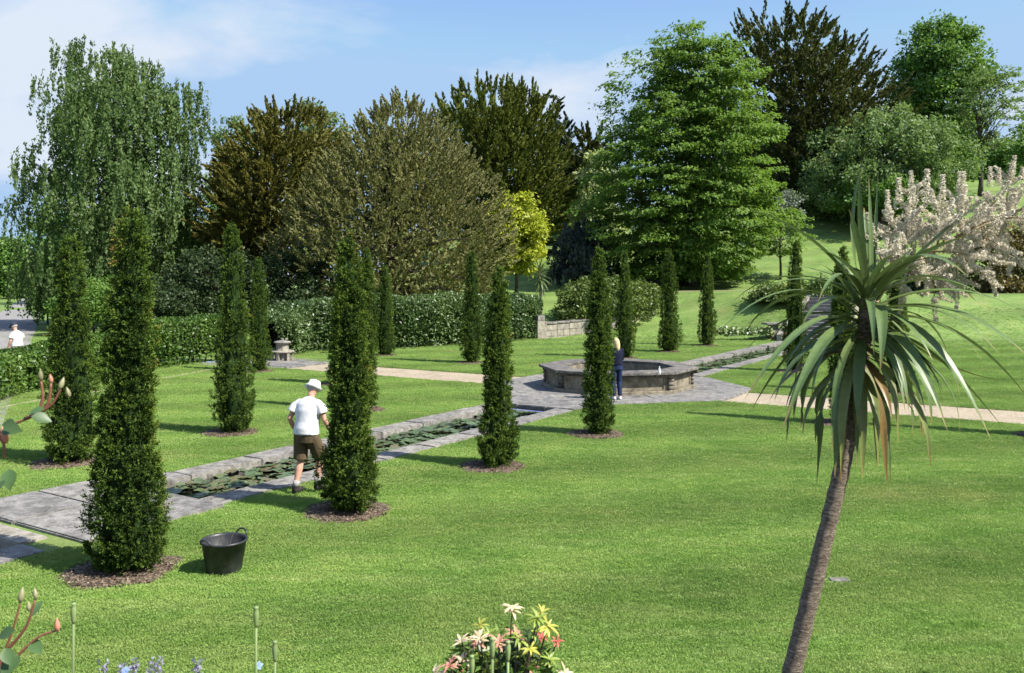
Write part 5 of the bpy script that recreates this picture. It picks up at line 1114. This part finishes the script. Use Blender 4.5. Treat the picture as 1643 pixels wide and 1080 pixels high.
# roses
M['rosestem'] = fl('rose_stem', (.20, .075, .045), 0, .5); M['roseleaf'] = fl('rose_leaf', (.075, .14, .045), .3); M['bud'] = fl('rose_bud_green', (.32, .30, .16), .2); M['rosered'] = fl('rose_petal', (.55, .25, .17), .3)
def ovate(name, L, W, m, n=6):
    vs = []; fs = []
    for i in range(n+1):
        s = i/n; w_ = W*.5*(math.sin(math.pi*s**.8) if 0 < s < 1 else .02); z = -.15*L*s*s; vs += [(w_, L*s, z+w_*.25), (0, L*s, z), (-w_, L*s, z+w_*.25)]
    for i in range(n):
        for k in range(2): a = i*3+k; fs.append((a, a+1, a+4, a+3))
    return mesh(name, vs, fs, m, True)
RL = [ovate('leaf', .05, .034, M['roseleaf']), ovate('leaf', .042, .03, M['roseleaf'])]
def rose(label, dq, canes, leaves, buds):
    b0 = AT(*canes[0][0], dq); base = Vector((b0.x, dq, bedz(dq))); e = empty('rose_bush', base, 0, label=label, cat='rose'); rr = random.Random(len(leaves))
    for P in canes:
        pts = [AT(*q, dq)-base for q in P]
        if P is canes[0]: pts = [Vector((0, 0, 0))]+pts
        sm = []
        for i in range(len(pts)-1): sm += [pts[i].lerp(pts[i+1], k/5) for k in range(5)]
        sm.append(pts[-1])
        for _ in range(4): sm = [sm[0]]+[(sm[i-1]+sm[i]*2+sm[i+1])/4 for i in range(1, len(sm)-1)]+[sm[-1]]
        b = MB(); b.tube(sm, [.0042-.002*i/len(sm) for i in range(len(sm))], 7); b.obj('cane', M['rosestem'], e, True)
    for px, py, ang, s in leaves:
        o = link('leaf', RL[rr.randrange(2)], e, AT(px, py, dq+rr.uniform(-.04, .04))-base); o.rotation_euler = (rr.uniform(.5, 1.2), rr.uniform(-.5, .5), 0); o.rotation_euler.rotate_axis('Z', ang); o.scale = (s,)*3
    for px, py, s, kd in buds:
        b = MB(); b.lathe([(.002, -.012), (.006, -.006), (.0075, .002), (.0055, .012), (.002, .02), (0, .024)], 10); o = b.obj('rose_bud', M['bud' if kd == 'g' else 'rosered'], e, True); o.location = AT(px, py, dq)-base; o.scale = (s,)*3; o.rotation_euler = (rr.uniform(-.3, .3), rr.uniform(-.3, .3), 0)
rose('rose shoot with red-tinged stalk and buds reaching in at the left edge', 1.95, [[(-60, 1000), (-40, 760), (-5, 690), (55, 668), (85, 650), (98, 622)], [(40, 672), (78, 655), (82, 615)], [(60, 666), (70, 640), (66, 612)], [(-10, 690), (8, 712), (6, 735)]],
     [(4, 688, -2.0, 1.0), (50, 668, -1.2, .85), (72, 656, 1.9, .7), (2, 740, 2.4, 1.1), (14, 752, -2.7, 1.0), (-4, 700, 1.0, 1.0), (25, 681, 1.4, .8), (6, 770, 2.9, .9)], [(98, 618, .8, 'g'), (82, 610, .6, 'r'), (65, 605, .8, 'g'), (110, 632, .7, 'g'), (8, 702, 1.1, 'r')])
rose('rose shoots with pale buds in the bottom left corner', 2.05, [[(-40, 1180), (-10, 1090), (22, 1010), (33, 965)], [(10, 1045), (45, 1005), (56, 962)], [(-5, 1085), (30, 1050), (62, 1020), (90, 1012)]],
     [(50, 990, -.6, 1.0), (30, 1050, 2.9, 1.2), (24, 1012, 1.6, .9), (8, 1040, -2.2, 1.0), (20, 1075, 2.2, 1.1), (50, 1030, -2.3, .9), (-4, 1060, 2.9, 1.1)], [(34, 958, 1.0, 'g'), (57, 955, .75, 'g'), (46, 975, .7, 'g'), (92, 1006, .9, 'r')])
# catmint
M['catmint'] = leafmat('catmint_flowers', LS((.16, .15, .2), (.28, .26, .38), (.42, .4, .56)), .3, .7, .2, (1, 1, 1)); M['catstem'] = fl('catmint_stem', (.16, .2, .12), .2, .7)
for i, (px, py, lab) in enumerate(((166, 1064, 'leftmost lilac-grey catmint spike'), (196, 1066, 'second lilac-grey catmint spike from the left'), (213, 1062, 'third lilac-grey catmint spike from the left'), (243, 1064, 'fourth lilac-grey catmint spike, left of the tallest'), (254, 1058, 'tallest lilac-grey catmint spike'), (316, 1061, 'rightmost lilac-grey catmint spike'))):
    dq = 2.2; t_ = AT(px, py, dq); g_ = Vector((t_.x+.03*math.sin(i*3), dq, bedz(dq))); e = empty('catmint', g_, 0, label=lab+' at the bottom edge', cat='catmint', group='catmint spikes in the bed'); b = MB(); b.tube([(0, 0, 0), (t_-g_)*.5, t_-g_], [.002, .002, .001], 5); b.obj('stem', M['catstem'], e)
    rng = np.random.default_rng(i); n = 130; a = rng.uniform(0, 6.28, n); zz = np.round(rng.random(n)*6)/6*.10+rng.normal(size=n)*.004; r = .010*rng.random(n)+.004
    c = np.stack([r*np.cos(a), r*np.sin(a), -zz], 1)+np.array(t_-g_); link('flower_spike', quadmesh('flower_spike', leafquads(c, rng.normal(size=(n, 3)), .009, .006, rng, 0), M['catmint'], rng.random(n)), e)
M['forget'] = fl('blue_petal', (.3, .42, .75), .3)
for px, py, lab in ((201, 1076, 'small pale blue flower at the bottom edge among the catmint'), (415, 1068, 'small pale blue flower beside the tallest poppy stalk')):
    dq = 2.15; t_ = AT(px, py, dq); g_ = Vector((t_.x, dq, bedz(dq))); e = empty('blue_flower', g_, 0, label=lab, cat='flower'); b = MB(); b.tube([(0, 0, 0), t_-g_], [.0018, .0012], 5); b.obj('stem', M['catstem'], e)
    for k in range(5): o = link('petal', bpy.data.meshes.get('forget_petal') or ovate('forget_petal', .011, .010, M['forget']), e, t_-g_); o.rotation_euler = (.9, 0, 0); o.rotation_euler.rotate_axis('Z', k*1.2566)
